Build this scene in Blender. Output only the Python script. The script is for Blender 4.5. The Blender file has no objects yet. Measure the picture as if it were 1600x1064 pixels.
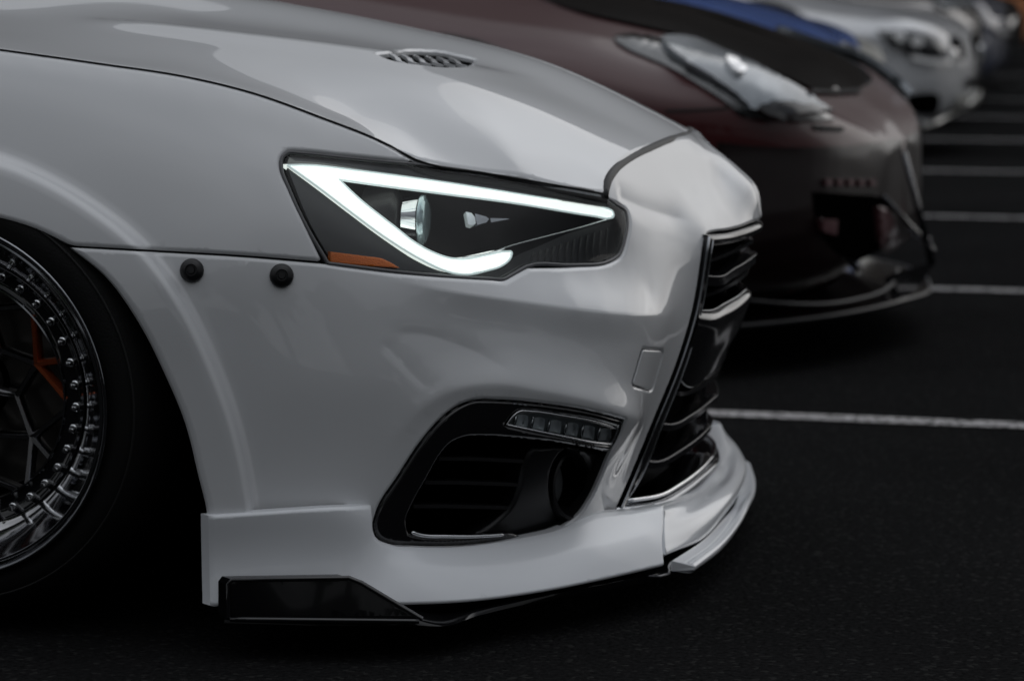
import bpy, math, random
import numpy as np
from mathutils import Vector, Matrix
from mathutils.geometry import delaunay_2d_cdt
random.seed(7); np.random.seed(7)
sc = bpy.context.scene
COL = sc.collection
R = math.radians

# ------------------------------------------------------------------ camera
F, H = 4950.0, 0.905                 # focal length in photo pixels (1600 wide), eye height
CAR_TURN = R(7.5)                    # the white car stands a little askew in its bay
YAW_L, PITCH = R(9.0), math.atan(577 / F)
def cam_basis(yaw):
    d = np.array([-math.sin(yaw)*math.cos(PITCH), math.cos(yaw)*math.cos(PITCH), -math.sin(PITCH)])
    r = np.array([math.cos(yaw), math.sin(yaw), 0.0])
    return d, r, np.cross(r, d)
D_, R_, U_ = cam_basis(YAW_L)
_v = (D_*F + R_*(-100-800) - U_*(628-532))/1160.0
CAM = np.array([0, .03, 0.0]) - _v; CAM[2] = H      # camera in the white car's own frame (front wheel axle = origin)
rotT = np.array([[math.cos(CAR_TURN), -math.sin(CAR_TURN), 0], [math.sin(CAR_TURN), math.cos(CAR_TURN), 0], [0, 0, 1]])
CAMW = rotT @ CAM
cam_d = bpy.data.cameras.new('camera'); cam = bpy.data.objects.new('camera', cam_d); COL.objects.link(cam)
dW, rW, uW = rotT @ D_, rotT @ R_, rotT @ U_
M = Matrix(((rW[0], uW[0], -dW[0], CAMW[0]), (rW[1], uW[1], -dW[1], CAMW[1]), (rW[2], uW[2], -dW[2], CAMW[2]), (0, 0, 0, 1)))
cam.matrix_world = M
cam_d.sensor_width = 36; cam_d.lens = F/1600*36; cam_d.clip_start = .05; cam_d.clip_end = 3000
cam_d.dof.use_dof = True; cam_d.dof.focus_distance = 4.05; cam_d.dof.aperture_fstop = 5.6
sc.camera = cam

# ------------------------------------------------------------------ world, sun, exposure
SUN_EL, SUN_AZ = R(22), R(24)      # azimuth measured from +Y towards +X
w = bpy.data.worlds.new("World"); sc.world = w; w.use_nodes = True
nt = w.node_tree; nt.nodes.clear()
N, L = nt.nodes.new, nt.links.new
out = N('ShaderNodeOutputWorld'); bg = N('ShaderNodeBackground'); bg.inputs[1].default_value = .1
sky = N('ShaderNodeTexSky'); sky.sky_type = 'NISHITA'; sky.sun_disc = False
sky.sun_elevation = SUN_EL; sky.sun_rotation = SUN_AZ; sky.dust_density = 3.0; sky.air_density = 1.2
tc = N('ShaderNodeTexCoord'); sep = N('ShaderNodeSeparateXYZ'); L(tc.outputs['Generated'], sep.inputs[0])
mz = N('ShaderNodeMath'); mz.operation = 'MAXIMUM'; mz.inputs[1].default_value = .0; L(sep.outputs[2], mz.inputs[0])
az = N('ShaderNodeMath'); az.operation = 'ADD'; az.inputs[1].default_value = .22; L(mz.outputs[0], az.inputs[0])
dv = N('ShaderNodeVectorMath'); dv.operation = 'DIVIDE'; cmb = N('ShaderNodeCombineXYZ')
for i in range(3): L(az.outputs[0], cmb.inputs[i])
L(tc.outputs['Generated'], dv.inputs[0]); L(cmb.outputs[0], dv.inputs[1])
nz = N('ShaderNodeTexNoise'); nz.inputs['Scale'].default_value = 1.3; nz.inputs['Detail'].default_value = 7; nz.inputs['Roughness'].default_value = .55
nz.inputs['Distortion'].default_value = .4
L(dv.outputs[0], nz.inputs['Vector'])
cr = N('ShaderNodeValToRGB'); cr.color_ramp.elements[0].position = .34; cr.color_ramp.elements[1].position = .66
cr.color_ramp.elements[0].color = (2.6, 2.75, 3.0, 1); cr.color_ramp.elements[1].color = (6.6, 6.75, 7.0, 1)
L(nz.outputs[0], cr.inputs[0])
gr = N('ShaderNodeMapRange'); gr.interpolation_type = 'SMOOTHSTEP'; gr.inputs[1].default_value = .45; gr.inputs[2].default_value = .97; gr.inputs[3].default_value = .85; gr.inputs[4].default_value = 3.4
L(mz.outputs[0], gr.inputs[0]); gm = N('ShaderNodeVectorMath'); gm.operation = 'SCALE'; L(cr.outputs[0], gm.inputs[0]); L(gr.outputs[0], gm.inputs[3])
# thin cloud glowing round the hidden sun
sv = (math.sin(SUN_AZ)*math.cos(SUN_EL), math.cos(SUN_AZ)*math.cos(SUN_EL), math.sin(SUN_EL))
dt = N('ShaderNodeVectorMath'); dt.operation = 'DOT_PRODUCT'; L(tc.outputs['Generated'], dt.inputs[0]); dt.inputs[1].default_value = sv
gl = N('ShaderNodeMapRange'); gl.interpolation_type = 'SMOOTHERSTEP'; gl.inputs[1].default_value = .80; gl.inputs[2].default_value = 1; gl.inputs[3].default_value = 1; gl.inputs[4].default_value = 3.2; L(dt.outputs['Value'], gl.inputs[0])
gm2 = N('ShaderNodeVectorMath'); gm2.operation = 'SCALE'; L(gm.outputs[0], gm2.inputs[0]); L(gl.outputs[0], gm2.inputs[3]); gm = gm2
mx = N('ShaderNodeMix'); mx.data_type = 'RGBA'; mx.inputs[0].default_value = .95
L(sky.outputs[0], mx.inputs[6]); L(gm.outputs[0], mx.inputs[7]); L(mx.outputs[2], bg.inputs[0]); L(bg.outputs[0], out.inputs[0])
sd = bpy.data.lights.new('sun', 'SUN'); sd.energy = .5; sd.angle = R(60); sd.color = (1, .97, .93)
so = bpy.data.objects.new('sun', sd); COL.objects.link(so)
sdir = Vector((math.sin(SUN_AZ)*math.cos(SUN_EL), math.cos(SUN_AZ)*math.cos(SUN_EL), math.sin(SUN_EL)))
so.rotation_euler = sdir.to_track_quat('Z', 'Y').to_euler(); so.location = (0, 0, 20)
sc.view_settings.view_transform = 'Standard'; sc.view_settings.look = 'None'
sc.view_settings.exposure = -.85; sc.view_settings.gamma = 1

# ------------------------------------------------------------------ materials
MATS = {}
def mat(name, col, rough=.5, metal=0, coat=0, coat_r=.03, bump=0, bscale=200, var=0, vscale=5, spec=.5, emit=None, es=1, trans=0, ior=1.45, peel=0):
    m = bpy.data.materials.new(name); m.use_nodes = True; t = m.node_tree; b = t.nodes['Principled BSDF']
    b.inputs['Base Color'].default_value = (*col, 1); b.inputs['Roughness'].default_value = rough; b.inputs['Metallic'].default_value = metal
    b.inputs['Coat Weight'].default_value = coat; b.inputs['Coat Roughness'].default_value = coat_r
    b.inputs['Specular IOR Level'].default_value = spec; b.inputs['IOR'].default_value = ior
    b.inputs['Transmission Weight'].default_value = trans
    tc = t.nodes.new('ShaderNodeTexCoord')
    n = t.nodes.new('ShaderNodeTexNoise'); n.inputs['Scale'].default_value = vscale; n.inputs['Detail'].default_value = 6
    t.links.new(tc.outputs['Object'], n.inputs['Vector'])
    if var:
        mp = t.nodes.new('ShaderNodeMapRange'); mp.inputs[1].default_value = .3; mp.inputs[2].default_value = .7
        mp.inputs[3].default_value = 1-var; mp.inputs[4].default_value = 1+var
        t.links.new(n.outputs[0], mp.inputs[0])
        v = t.nodes.new('ShaderNodeVectorMath'); v.operation = 'SCALE'; v.inputs[0].default_value = col
        t.links.new(mp.outputs[0], v.inputs[3]); t.links.new(v.outputs[0], b.inputs['Base Color'])
    if bump:
        n2 = t.nodes.new('ShaderNodeTexNoise'); n2.inputs['Scale'].default_value = bscale; n2.inputs['Detail'].default_value = 4
        t.links.new(tc.outputs['Object'], n2.inputs['Vector'])
        bp = t.nodes.new('ShaderNodeBump'); bp.inputs['Strength'].default_value = bump; bp.inputs['Distance'].default_value = .002
        t.links.new(n2.outputs[0], bp.inputs['Height']); t.links.new(bp.outputs[0], b.inputs['Normal'])
        if peel: t.links.new(bp.outputs[0], b.inputs['Coat Normal'])
    if emit:
        b.inputs['Emission Color'].default_value = (*emit, 1); b.inputs['Emission Strength'].default_value = es
    MATS[name] = m; return m
mat('white_paint', (.60, .61, .625), .42, 0, 1, .01, var=.015, vscale=3)
mat('gloss_black', (.006, .006, .007), .08, 0, 1, .02)
mat('satin_black', (.008, .008, .009), .36)
mat('matte_black', (.004, .004, .004), .8)
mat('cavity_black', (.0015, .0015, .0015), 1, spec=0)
mat('rubber', (.012, .012, .012), .62, bump=.3, bscale=400, var=.2, vscale=30)
mat('seal', (.01, .01, .011), .5)
mat('chrome', (.75, .76, .78), .06, 1)
mat('dark_chrome', (.30, .31, .33), .10, 1, var=.1, vscale=20)
mat('polished', (.72, .72, .73), .07, 1)
mat('black_metal', (.035, .035, .04), .18, .8, .6)
mat('orange_reflection', (.42, .09, .03), .25, .7, .6)  # colour of an orange reflection, painted onto some spokes
mat('orange_caliper', (.25, .035, .01), .35, 0, .4)
mat('brake_disc', (.18, .17, .16), .3, 1)
mat('amber', (1.0, .22, .015), .5, 0, .3, bump=.8, bscale=500)
mat('light_bar', (.9, .92, .9), .4, emit=(.93, 1.0, .95), es=1.6)
mat('light_edge', (.8, .85, .85), .4, emit=(.70, .85, .85), es=.75)
mat('reflector', (.92, .96, 1.0), .22, .25, bump=.5, bscale=160)
mat('housing_grey', (.014, .0145, .017), .3, 0, .3)
def glass_mat(name, tint=(1, 1, 1), rough=.0, ior=1.5, refl=1.0):
    m = bpy.data.materials.new(name); m.use_nodes = True; t = m.node_tree; t.nodes.clear()
    o = t.nodes.new('ShaderNodeOutputMaterial'); tr = t.nodes.new('ShaderNodeBsdfTransparent'); tr.inputs[0].default_value = (*tint, 1)
    g = t.nodes.new('ShaderNodeBsdfGlossy'); g.inputs['Roughness'].default_value = rough; g.inputs[0].default_value = (refl, refl, refl, 1)
    fr = t.nodes.new('ShaderNodeFresnel'); fr.inputs[0].default_value = ior
    ms = t.nodes.new('ShaderNodeMixShader'); t.links.new(fr.outputs[0], ms.inputs[0]); t.links.new(tr.outputs[0], ms.inputs[1]); t.links.new(g.outputs[0], ms.inputs[2])
    t.links.new(ms.outputs[0], o.inputs[0]); MATS[name] = m; return m
glass_mat('clear_glass', (.93, .95, .95), ior=1.36)
glass_mat('window_glass', (.10, .11, .12), refl=1)

# ------------------------------------------------------------------ object helpers
def setp(o, label=None, cat=None, group=None, kind=None):
    if label: o['label'] = label
    if cat: o['category'] = cat
    if group: o['group'] = group
    if kind: o['kind'] = kind
    return o
def empty(name, label, cat, loc=(0, 0, 0), rz=0, group=None):
    o = bpy.data.objects.new(name, None); COL.objects.link(o); o.location = loc; o.rotation_euler = (0, 0, rz)
    o.empty_display_size = .2
    return setp(o, label, cat, group)
def mesh(name, verts, faces, m, parent=None, normals=None, smooth=True, loc=None):
    me = bpy.data.meshes.new(name); me.from_pydata([tuple(map(float, v)) for v in verts], [], [tuple(map(int, f)) for f in faces])
    me.materials.append(MATS[m] if isinstance(m, str) else m)
    me.polygons.foreach_set('use_smooth', [smooth]*len(me.polygons)); me.update()
    if normals is not None: me.normals_split_custom_set_from_vertices([tuple(map(float, n)) for n in normals])
    o = bpy.data.objects.new(name, me); COL.objects.link(o)
    if parent is not None: o.parent = parent
    if loc is not None: o.location = loc
    return o
class MB:
    """collects quads/boxes/tubes into one mesh"""
    def __init__(s): s.v = []; s.f = []
    def add(s, v, f):
        n = len(s.v); s.v += [tuple(p) for p in v]; s.f += [tuple(i+n for i in q) for q in f]; return s
    def box(s, c, d, rot=None, bev=0):
        x, y, z = [k/2 for k in d]; c = np.array(c)
        pts = np.array([(sx*x, sy*y, sz*z) for sx in (-1, 1) for sy in (-1, 1) for sz in (-1, 1)])
        if rot is not None: pts = pts @ np.array(rot).T
        return s.add(pts+c, [(0, 1, 3, 2), (4, 6, 7, 5), (0, 4, 5, 1), (2, 3, 7, 6), (0, 2, 6, 4), (1, 5, 7, 3)])
    def tube(s, path, r, n=10, cap=True):
        path = [np.array(p, float) for p in path]; rs = r if hasattr(r, '__len__') else [r]*len(path); vs = []; up = None
        for i, p in enumerate(path):
            t = path[min(i+1, len(path)-1)]-path[max(i-1, 0)]; t = t/np.linalg.norm(t)
            if up is None: a = np.cross(t, (0, 0, 1.0)) if abs(t[2]) < .9 else np.cross(t, (1.0, 0, 0))
            else: a = up-t*(up@t)
            a = a/np.linalg.norm(a); up = a; b = np.cross(t, a)
            vs += [p+rs[i]*(a*math.cos(k*2*math.pi/n)+b*math.sin(k*2*math.pi/n)) for k in range(n)]
        f = [(i*n+k, i*n+(k+1) % n, (i+1)*n+(k+1) % n, (i+1)*n+k) for i in range(len(path)-1) for k in range(n)]
        if cap: f += [tuple(range(n))[::-1], tuple((len(path)-1)*n+k for k in range(n))]
        return s.add(vs, f)
    def lathe(s, prof, c=(0, 0, 0), axis=(0, 1, 0), n=64, closed=False):
        """prof: (radius, along) pairs"""
        ax = np.array(axis, float); ax /= np.linalg.norm(ax); a = np.cross(ax, (0, 0, 1.0)) if abs(ax[2]) < .9 else np.cross(ax, (1.0, 0, 0)); a /= np.linalg.norm(a); b = np.cross(ax, a)
        vs = [np.array(c)+ax*h+rr*(a*math.cos(k*2*math.pi/n)+b*math.sin(k*2*math.pi/n)) for rr, h in prof for k in range(n)]
        m_ = len(prof); f = [(i*n+k, i*n+(k+1) % n, ((i+1) % m_)*n+(k+1) % n, ((i+1) % m_)*n+k) for i in range(m_ if closed else m_-1) for k in range(n)]
        return s.add(vs, f)
    def build(s, name, m, parent=None, smooth=True, auto=None, loc=None, bevel=0):
        o = mesh(name, s.v, s.f, m, parent, smooth=smooth, loc=loc)
        if auto is not None: sharp(o, auto)
        if bevel:
            bm = o.modifiers.new('bevel', 'BEVEL'); bm.width = bevel; bm.segments = 3; bm.limit_method = 'ANGLE'; bm.harden_normals = True
        return o
def sharp(o, deg=35):
    me = o.data; import bmesh
    bm = bmesh.new(); bm.from_mesh(me); bmesh.ops.recalc_face_normals(bm, faces=bm.faces)
    for e in bm.edges:
        if len(e.link_faces) == 2 and e.calc_face_angle(0) > R(deg): e.smooth = False
    bm.to_mesh(me); bm.free()
def crom(P, n=8, closed=False):
    """Catmull-Rom through points (any dimension)"""
    P = np.array(P, float)
    if len(P) < 3 and not closed: return np.array([P[0]+(P[-1]-P[0])*t for t in np.linspace(0, 1, n+1)])
    o = []; m_ = len(P)
    for i in range(m_ if closed else m_-1):
        if closed: p0, p1, p2, p3 = P[(i-1) % m_], P[i], P[(i+1) % m_], P[(i+2) % m_]
        else:
            p1, p2 = P[i], P[i+1]; p0 = P[i-1] if i > 0 else 2*p1-p2; p3 = P[i+2] if i+2 < m_ else 2*p2-p1
        # centripetal-like tangents
        d1 = np.linalg.norm(p2-p1)+1e-9; d0 = np.linalg.norm(p1-p0)+1e-9; d2 = np.linalg.norm(p3-p2)+1e-9
        t1 = ((p1-p0)/d0*d1+(p2-p1)/d1*d0)/(d0+d1)*d1; t2 = ((p2-p1)/d1*d2+(p3-p2)/d2*d1)/(d1+d2)*d1
        for k in range(n):
            t = k/n; o.append((2*t**3-3*t*t+1)*p1+(t**3-2*t*t+t)*t1+(-2*t**3+3*t*t)*p2+(t**3-t*t)*t2)
    if not closed: o.append(P[-1])
    return np.array(o)
def outline(pts, n=8):
    """closed pixel outline; points (x,y) smooth or (x,y,1) corner"""
    c = [i for i, p in enumerate(pts) if len(p) > 2 and p[2] == 1]; P = [p[:2] for p in pts]
    if not c: return crom(P, n, True)
    o = []
    for j, i0 in enumerate(c):
        i1 = c[(j+1) % len(c)]; seg = [P[i0]]; i = i0
        while True:
            i = (i+1) % len(P); seg.append(P[i])
            if i == i1: break
        s = crom(seg, n); o += list(s[:-1])
    return np.array(o)
def resample(P, h, closed=False):
    P = np.array(P, float)
    if closed: P = np.vstack([P, P[:1]])
    s = np.r_[0, np.cumsum(np.linalg.norm(np.diff(P, axis=0), axis=1))]; n = max(2, int(round(s[-1]/h)))
    t = np.linspace(0, s[-1], n+1)
    o = np.array([np.interp(t, s, P[:, k]) for k in range(P.shape[1])]).T
    return o[:-1] if closed else o

YC = .9; DEBUG = False
def rays(px, py):
    px = np.asarray(px, float).ravel(); py = np.asarray(py, float).ravel()
    return D_[None]*F+R_[None]*(px-800)[:, None]-U_[None]*(py-532)[:, None]
def W(px, py, Y):
    v = rays(px, py); t = (np.asarray(Y, float).ravel()-CAM[1])/v[:, 1]; return CAM+v*t[:, None]
def W1(px, py, Y): return W(px, py, Y)[0]
def mir(P): P = np.array(P, float).copy(); P[:, 1] = 2*YC-P[:, 1]; return P
SQ = math.sqrt(.5)
AX = {'side': (lambda P: np.stack([P[:, 0], P[:, 2], P[:, 1]], 1), lambda Q: np.stack([Q[:, 0], Q[:, 2], Q[:, 1]], 1)),
      'top': (lambda P: np.stack([P[:, 0], P[:, 1], -P[:, 2]], 1), lambda Q: np.stack([Q[:, 0], Q[:, 1], -Q[:, 2]], 1)),
      'front': (lambda P: np.stack([P[:, 1], P[:, 2], -P[:, 0]], 1), lambda Q: np.stack([-Q[:, 2], Q[:, 0], Q[:, 1]], 1)),
      'diag': (lambda P: np.stack([(P[:, 0]+P[:, 1])*SQ, P[:, 2], (P[:, 1]-P[:, 0])*SQ], 1),
               lambda Q: np.stack([(Q[:, 0]-Q[:, 2])*SQ, (Q[:, 0]+Q[:, 2])*SQ, Q[:, 1]], 1))}
class Field:
    """smooth surface: depth along an axis as a thin-plate spline of the other two coordinates"""
    def __init__(s, axis, P, lam=1e-5):
        s.axis = axis; s.to, s.fr = AX[axis]; Q = s.to(np.array(P, float)); s.q = Q[:, :2]; n = len(Q); s.off = 0; s.feat = []; s.lines = []
        d = np.linalg.norm(s.q[:, None]-s.q[None], axis=2); K = s.k(d)+np.diag(np.broadcast_to(lam, n))
        Pm = np.c_[np.ones(n), s.q]; A = np.block([[K, Pm], [Pm.T, np.zeros((3, 3))]])
        sol = np.linalg.solve(A, np.r_[Q[:, 2], 0, 0, 0]); s.w = sol[:n]; s.a = sol[n:]
        if DEBUG:
            r_ = lam*s.w*1000; i_ = np.argsort(-abs(r_))[:14]; print('RESID', axis, 'rms', round(float((r_**2).mean()**.5), 2), [(int(i), round(float(r_[i]), 1)) for i in i_])
    @staticmethod
    def k(d): return np.where(d > 1e-9, d*d*np.log(np.maximum(d, 1e-9)), 0)
    def c(s, q, feats=True):
        q = np.asarray(q, float); o = np.empty(len(q))
        for i in range(0, len(q), 8000):
            b = q[i:i+8000]; d = np.sqrt(((b[:, None]-s.q[None])**2).sum(2)); o[i:i+8000] = s.k(d)@s.w+s.a[0]+b@s.a[1:]
        o = o+s.off
        if feats:
            for fn in s.feat: o = o+fn(q)
        return o
    def offset(s, d):
        import copy; t = copy.copy(s); t.off = s.off+d; t.feat = list(s.feat); t.lines = list(s.lines); return t
    def P(s, q, feats=True): return s.fr(np.c_[q, s.c(q, feats)])
    def hit(s, px, py, y0=-.2, y1=1.3, feats=True):
        v = rays(px, py); n = len(v); T0 = (y0-CAM[1])/v[:, 1]; T1 = (y1-CAM[1])/v[:, 1]
        def g(t):
            Q = s.to(CAM+v*t[:, None]); return Q[:, 2]-s.c(Q[:, :2], feats)
        K = 60; prev = g(T0); lo = T0.copy(); hi = T1.copy(); done = np.zeros(n, bool)
        tp = T0.copy()
        for k in range(1, K+1):
            t = T0+(T1-T0)*k/K; cur = g(t); hitn = (~done) & (prev < 0) & (cur >= 0)
            lo[hitn] = tp[hitn]; hi[hitn] = t[hitn]; done |= hitn; prev = cur; tp = t
            if done.all(): break
        if not done.all(): print('FIELD MISS', s.axis, [(float(a), float(b)) for a, b, d in zip(np.ravel(px), np.ravel(py), done) if not d][:6])
        for _ in range(22):
            m_ = (lo+hi)/2; c = g(m_); lo = np.where(c < 0, m_, lo); hi = np.where(c < 0, hi, m_)
        return CAM+v*((lo+hi)/2)[:, None]
    def normal(s, q, e=.0008):
        a = s.P(q+[e, 0])-s.P(q-[e, 0]); b = s.P(q+[0, e])-s.P(q-[0, e]); n = np.cross(a, b)
        n /= np.linalg.norm(n, axis=1)[:, None]+1e-12
        ax = s.fr(np.array([[0, 0, -1.0]]))[0]-s.fr(np.array([[0, 0, 0.0]]))[0]
        sg = np.sign(n@ax); return n*np.where(sg == 0, 1, sg)[:, None]
def pdist(q, poly, closed=False):
    """distance from q to polyline, signed side, arclength fraction; open polylines"""
    A = poly if not closed else np.vstack([poly, poly[:1]]); a = A[:-1]; b = A[1:]; ab = b-a; L2 = (ab**2).sum(1)+1e-18
    best = np.full(len(q), 1e9); side = np.zeros(len(q)); frac = np.zeros(len(q)); cum = np.r_[0, np.cumsum(np.sqrt(L2))]
    for i in range(len(a)):
        ap = q-a[i]; t = np.clip(ap@ab[i]/L2[i], 0, 1); dd = ap-t[:, None]*ab[i]; d = np.sqrt((dd**2).sum(1)); m_ = d < best
        best[m_] = d[m_]; side[m_] = np.sign(ab[i, 0]*ap[m_, 1]-ab[i, 1]*ap[m_, 0]); frac[m_] = (cum[i]+t[m_]*np.sqrt(L2[i]))/cum[-1]
    return best, side, frac
def add_crease(F_, pix, hgt, wpos, wneg, rnd, a=.2, b=.2):
    """a pressed edge: full height on the traced line, dying away in a curve on both sides"""
    P = F_.hit(*np.array(crom(pix, 5)).T); ln = F_.to(P)[:, :2]; F_.lines.append((ln, (.003, .008, .016)))
    def fn(q):
        d, s_, fr = pdist(q, ln); ww = np.where(s_ > 0, wpos, wneg); x = (np.sqrt(d*d+rnd*rnd)-rnd)/ww; return hgt*np.clip(1-x, 0, 1)**2*endfade(fr, a, b)
    F_.feat.append(fn)
def sstep(x): x = np.clip(x, 0, 1); return x*x*x*(x*(6*x-15)+10)
def endfade(fr, a, b):
    o = np.ones_like(fr)
    if a: o = o*sstep(fr/a)
    if b: o = o*sstep((1-fr)/b)
    return o
def add_step(F_, pix, width, height, a=0, b=0, side=1, reach=None):
    """surface steps by height on one side of a traced line"""
    P = F_.hit(*np.array(crom(pix, 5)).T); ln = F_.to(P)[:, :2]; F_.lines.append((ln, (width*.2, width*.4, width*.62)))
    def fn(q):
        d, s_, fr = pdist(q, ln); sd = d*s_*side; o = height*sstep(sd/width+.5)*endfade(fr, a, b)
        if reach: o = o*(1-sstep((sd-width)/reach))
        return o
    F_.feat.append(fn)
def add_ridge(F_, pix, width, height, a=.25, b=.25, asym=1):
    P = F_.hit(*np.array(crom(pix, 5)).T); ln = F_.to(P)[:, :2]
    def fn(q):
        d, s_, fr = pdist(q, ln); ww = np.where(s_ > 0, width*asym, width); return height*np.exp(-(d/ww)**2)*endfade(fr, a, b)
    F_.feat.append(fn)
def inside(q, poly):
    x, y = q[:, 0], q[:, 1]; c = np.zeros(len(q), bool); P = np.vstack([poly, poly[:1]])
    for (x1, y1), (x2, y2) in zip(P[:-1], P[1:]):
        m_ = ((y1 > y) != (y2 > y)); 
        if y1 != y2: c ^= m_ & (x < (x2-x1)*(y-y1)/(y2-y1)+x1)
    return c
def panel(name, F_, outl, m, parent, holes=(), h=.008, fil=.0, fila=.0, skirt=.012, mirror=False, given=None, n=8, skirt_open=None, gap=True):
    """trimmed piece of a field surface. outl: pixel outline (or Nx3 points if given)"""
    def to2(o):
        if isinstance(o, np.ndarray) and o.shape[1] == 3: P = o
        else: P = F_.hit(*outline(o, n).T)
        return resample(F_.to(P)[:, :2], h*.8, True)
    loops = [to2(outl)]+[to2(o) for o in holes]
    # clean each loop
    off = 0; vs = []; es = []
    for lp in loops:
        vs += [Vector(p) for p in lp]; es += [(off+i, off+(i+1) % len(lp)) for i in range(len(lp))]; off += len(lp)
    lo, hi = loops[0].min(0), loops[0].max(0)
    gx, gy = np.meshgrid(np.arange(lo[0]+h/2, hi[0], h), np.arange(lo[1]+h/2, hi[1], h*.9)); gx[::2] += h/2
    g = np.c_[gx.ravel(), gy.ravel()]; ok = inside(g, loops[0])
    for lp in loops[1:]: ok &= ~inside(g, lp)
    g = g[ok]
    for lp in loops: 
        if len(g): g = g[pdist(g, lp, True)[0] > h*.45]
    for ln, offs in F_.lines:
        lr = resample(ln, h*.8); tt = np.gradient(lr, axis=0); nn = np.c_[-tt[:, 1], tt[:, 0]]; nn /= np.linalg.norm(nn, axis=1)[:, None]+1e-9
        ok = pdist(g, lr)[0] > max(offs)+h*.35; g = g[ok]; rr = np.vstack([lr]+[lr+nn*o_*sg for o_ in offs for sg in (1, -1)])
        o = inside(rr, loops[0])
        for lp in loops[1:]: o &= ~inside(rr, lp)
        rr = rr[o]
        for lp in loops:
            if len(rr): rr = rr[pdist(rr, lp, True)[0] > h*.4]
        g = np.vstack([g, rr])
    if fil:   # extra rings near the edge so that the rolled edge is smooth
        for lp in loops:
            c2 = np.roll(lp, -1, 0)-np.roll(lp, 1, 0); nn = np.c_[-c2[:, 1], c2[:, 0]]; nn /= np.linalg.norm(nn, axis=1)[:, None]+1e-9
            for k in (.3, .65, 1.05):
                for sgn in (1, -1):
                    rr = lp+nn*fil*k*sgn; o = inside(rr, loops[0])
                    for l2 in loops[1:]: o &= ~inside(rr, l2)
                    rr = rr[o]
                    for l2 in loops:
                        if len(rr): rr = rr[pdist(rr, l2, True)[0] > fil*k*.8]
                    g = np.vstack([g, rr])
    allv = vs+[Vector(p) for p in g]
    r = delaunay_2d_cdt(allv, es, [], 0, 1e-7)
    V = np.array([tuple(v) for v in r[0]]); T = np.array(r[2]); cen = V[T].mean(1); ok = inside(cen, loops[0])
    for lp in loops[1:]: ok &= ~inside(cen, lp)
    T = T[ok]
    if fil:
        def ff(q):
            d = np.full(len(q), 1e9)
            for lp in loops: d = np.minimum(d, pdist(q, lp, True)[0])
            return fila*np.clip(1-d/fil, 0, 1)**2
        F2 = F_.offset(0); F2.feat = F_.feat+[ff]
        nrm = F2.normal(V, 3e-4)
        dd = np.full(len(V), 1e9)
        for lp in loops: dd = np.minimum(dd, pdist(V, lp, True)[0])
        e = dd < 4e-4   # on the very edge use one-sided slope
        if e.any():
            # move towards interior a touch
            V2 = V[e].copy()
            for lp in loops:
                c2 = np.roll(lp, -1, 0)-np.roll(lp, 1, 0); nn = np.c_[-c2[:, 1], c2[:, 0]]; nn /= np.linalg.norm(nn, axis=1)[:, None]+1e-9
                dm = np.linalg.norm(V2[:, None]-lp[None], axis=2); j = dm.argmin(1); near = dm.min(1) < h*.1
                for sgn in (1, -1):
                    t = V2+nn[j]*5e-4*sgn; o = inside(t, loops[0])
                    for l2 in loops[1:]: o &= ~inside(t, l2)
                    V2 = np.where((near & o)[:, None], t, V2)
            nrm[e] = F2.normal(V2, 2e-4)
    else: F2 = F_; nrm = F2.normal(V)
    P = F2.P(V); ax = F_.fr(np.array([[0, 0, 1.0]]))[0]-F_.fr(np.array([[0, 0, 0.0]]))[0]
    if mirror == 'join' : 
        m_ = np.abs(P[:, 1]-YC) < 2e-3; nrm[m_, 1] = 0; nrm[m_] /= np.linalg.norm(nrm[m_], axis=1)[:, None]; P[m_, 1] = YC
    tri = T.copy(); fn = np.cross(P[tri[:, 1]]-P[tri[:, 0]], P[tri[:, 2]]-P[tri[:, 0]]); flip = (fn*nrm[tri[:, 0]]).sum(1) < 0
    tri[flip] = tri[flip][:, ::-1]
    vv, ff_, nn_ = [P], [tuple(t) for t in tri], [nrm]
    if skirt:
        cnt = {}
        for t in tri:
            for i in range(3):
                e = (t[i], t[(i+1) % 3]); cnt[e] = cnt.get(e, 0)+1
        be = [e for e in cnt if (e[1], e[0]) not in cnt]; base = len(P); k = 0; sv = []; sn = []
        for a, b in be:
            if mirror == 'join' and abs(P[a, 1]-YC) < 2.5e-3 and abs(P[b, 1]-YC) < 2.5e-3: continue
            na = (nrm[a]+nrm[b])/2; na = na if not fil else ax*-1; inn = -na*skirt
            t = P[b]-P[a]; o = np.cross(t, na); o /= np.linalg.norm(o)+1e-12
            sv += [P[a], P[b], P[b]+inn, P[a]+inn]; sn += [o]*4; ff_.append((base+k, base+k+3, base+k+2, base+k+1)); k += 4
        if sv: vv.append(np.array(sv)); nn_.append(np.array(sn))
    P = np.vstack(vv); nr = np.vstack(nn_)
    if mirror == 'join':
        n0 = len(P); Pm = mir(P); nm = nr.copy(); nm[:, 1] *= -1
        P = np.vstack([P, Pm]); nr = np.vstack([nr, nm]); ff_ = ff_+[tuple(i+n0 for i in f[::-1]) for f in ff_]
    o = mesh(name, P, ff_, m, parent, normals=nr)
    if mirror == 'copy': mcopy(o)
    return o
def mcopy(o):
    """the same piece on the far side of the car"""
    c = o.copy(); COL.objects.link(c); c.parent = o.parent
    c.matrix_parent_inverse = o.matrix_parent_inverse
    c.location = (o.location[0], 2*YC-o.location[1], o.location[2]); c.scale = (o.scale[0], -o.scale[1], o.scale[2])
    if o.rotation_euler[0] or o.rotation_euler[2] or o.rotation_euler[1]:
        c.rotation_euler = (-o.rotation_euler[0], o.rotation_euler[1], -o.rotation_euler[2])
    for ch in list(o.children):
        d = ch.copy(); COL.objects.link(d); d.parent = c
    return c
def px3(rows): return np.array([W1(*p) for p in rows])
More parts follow.
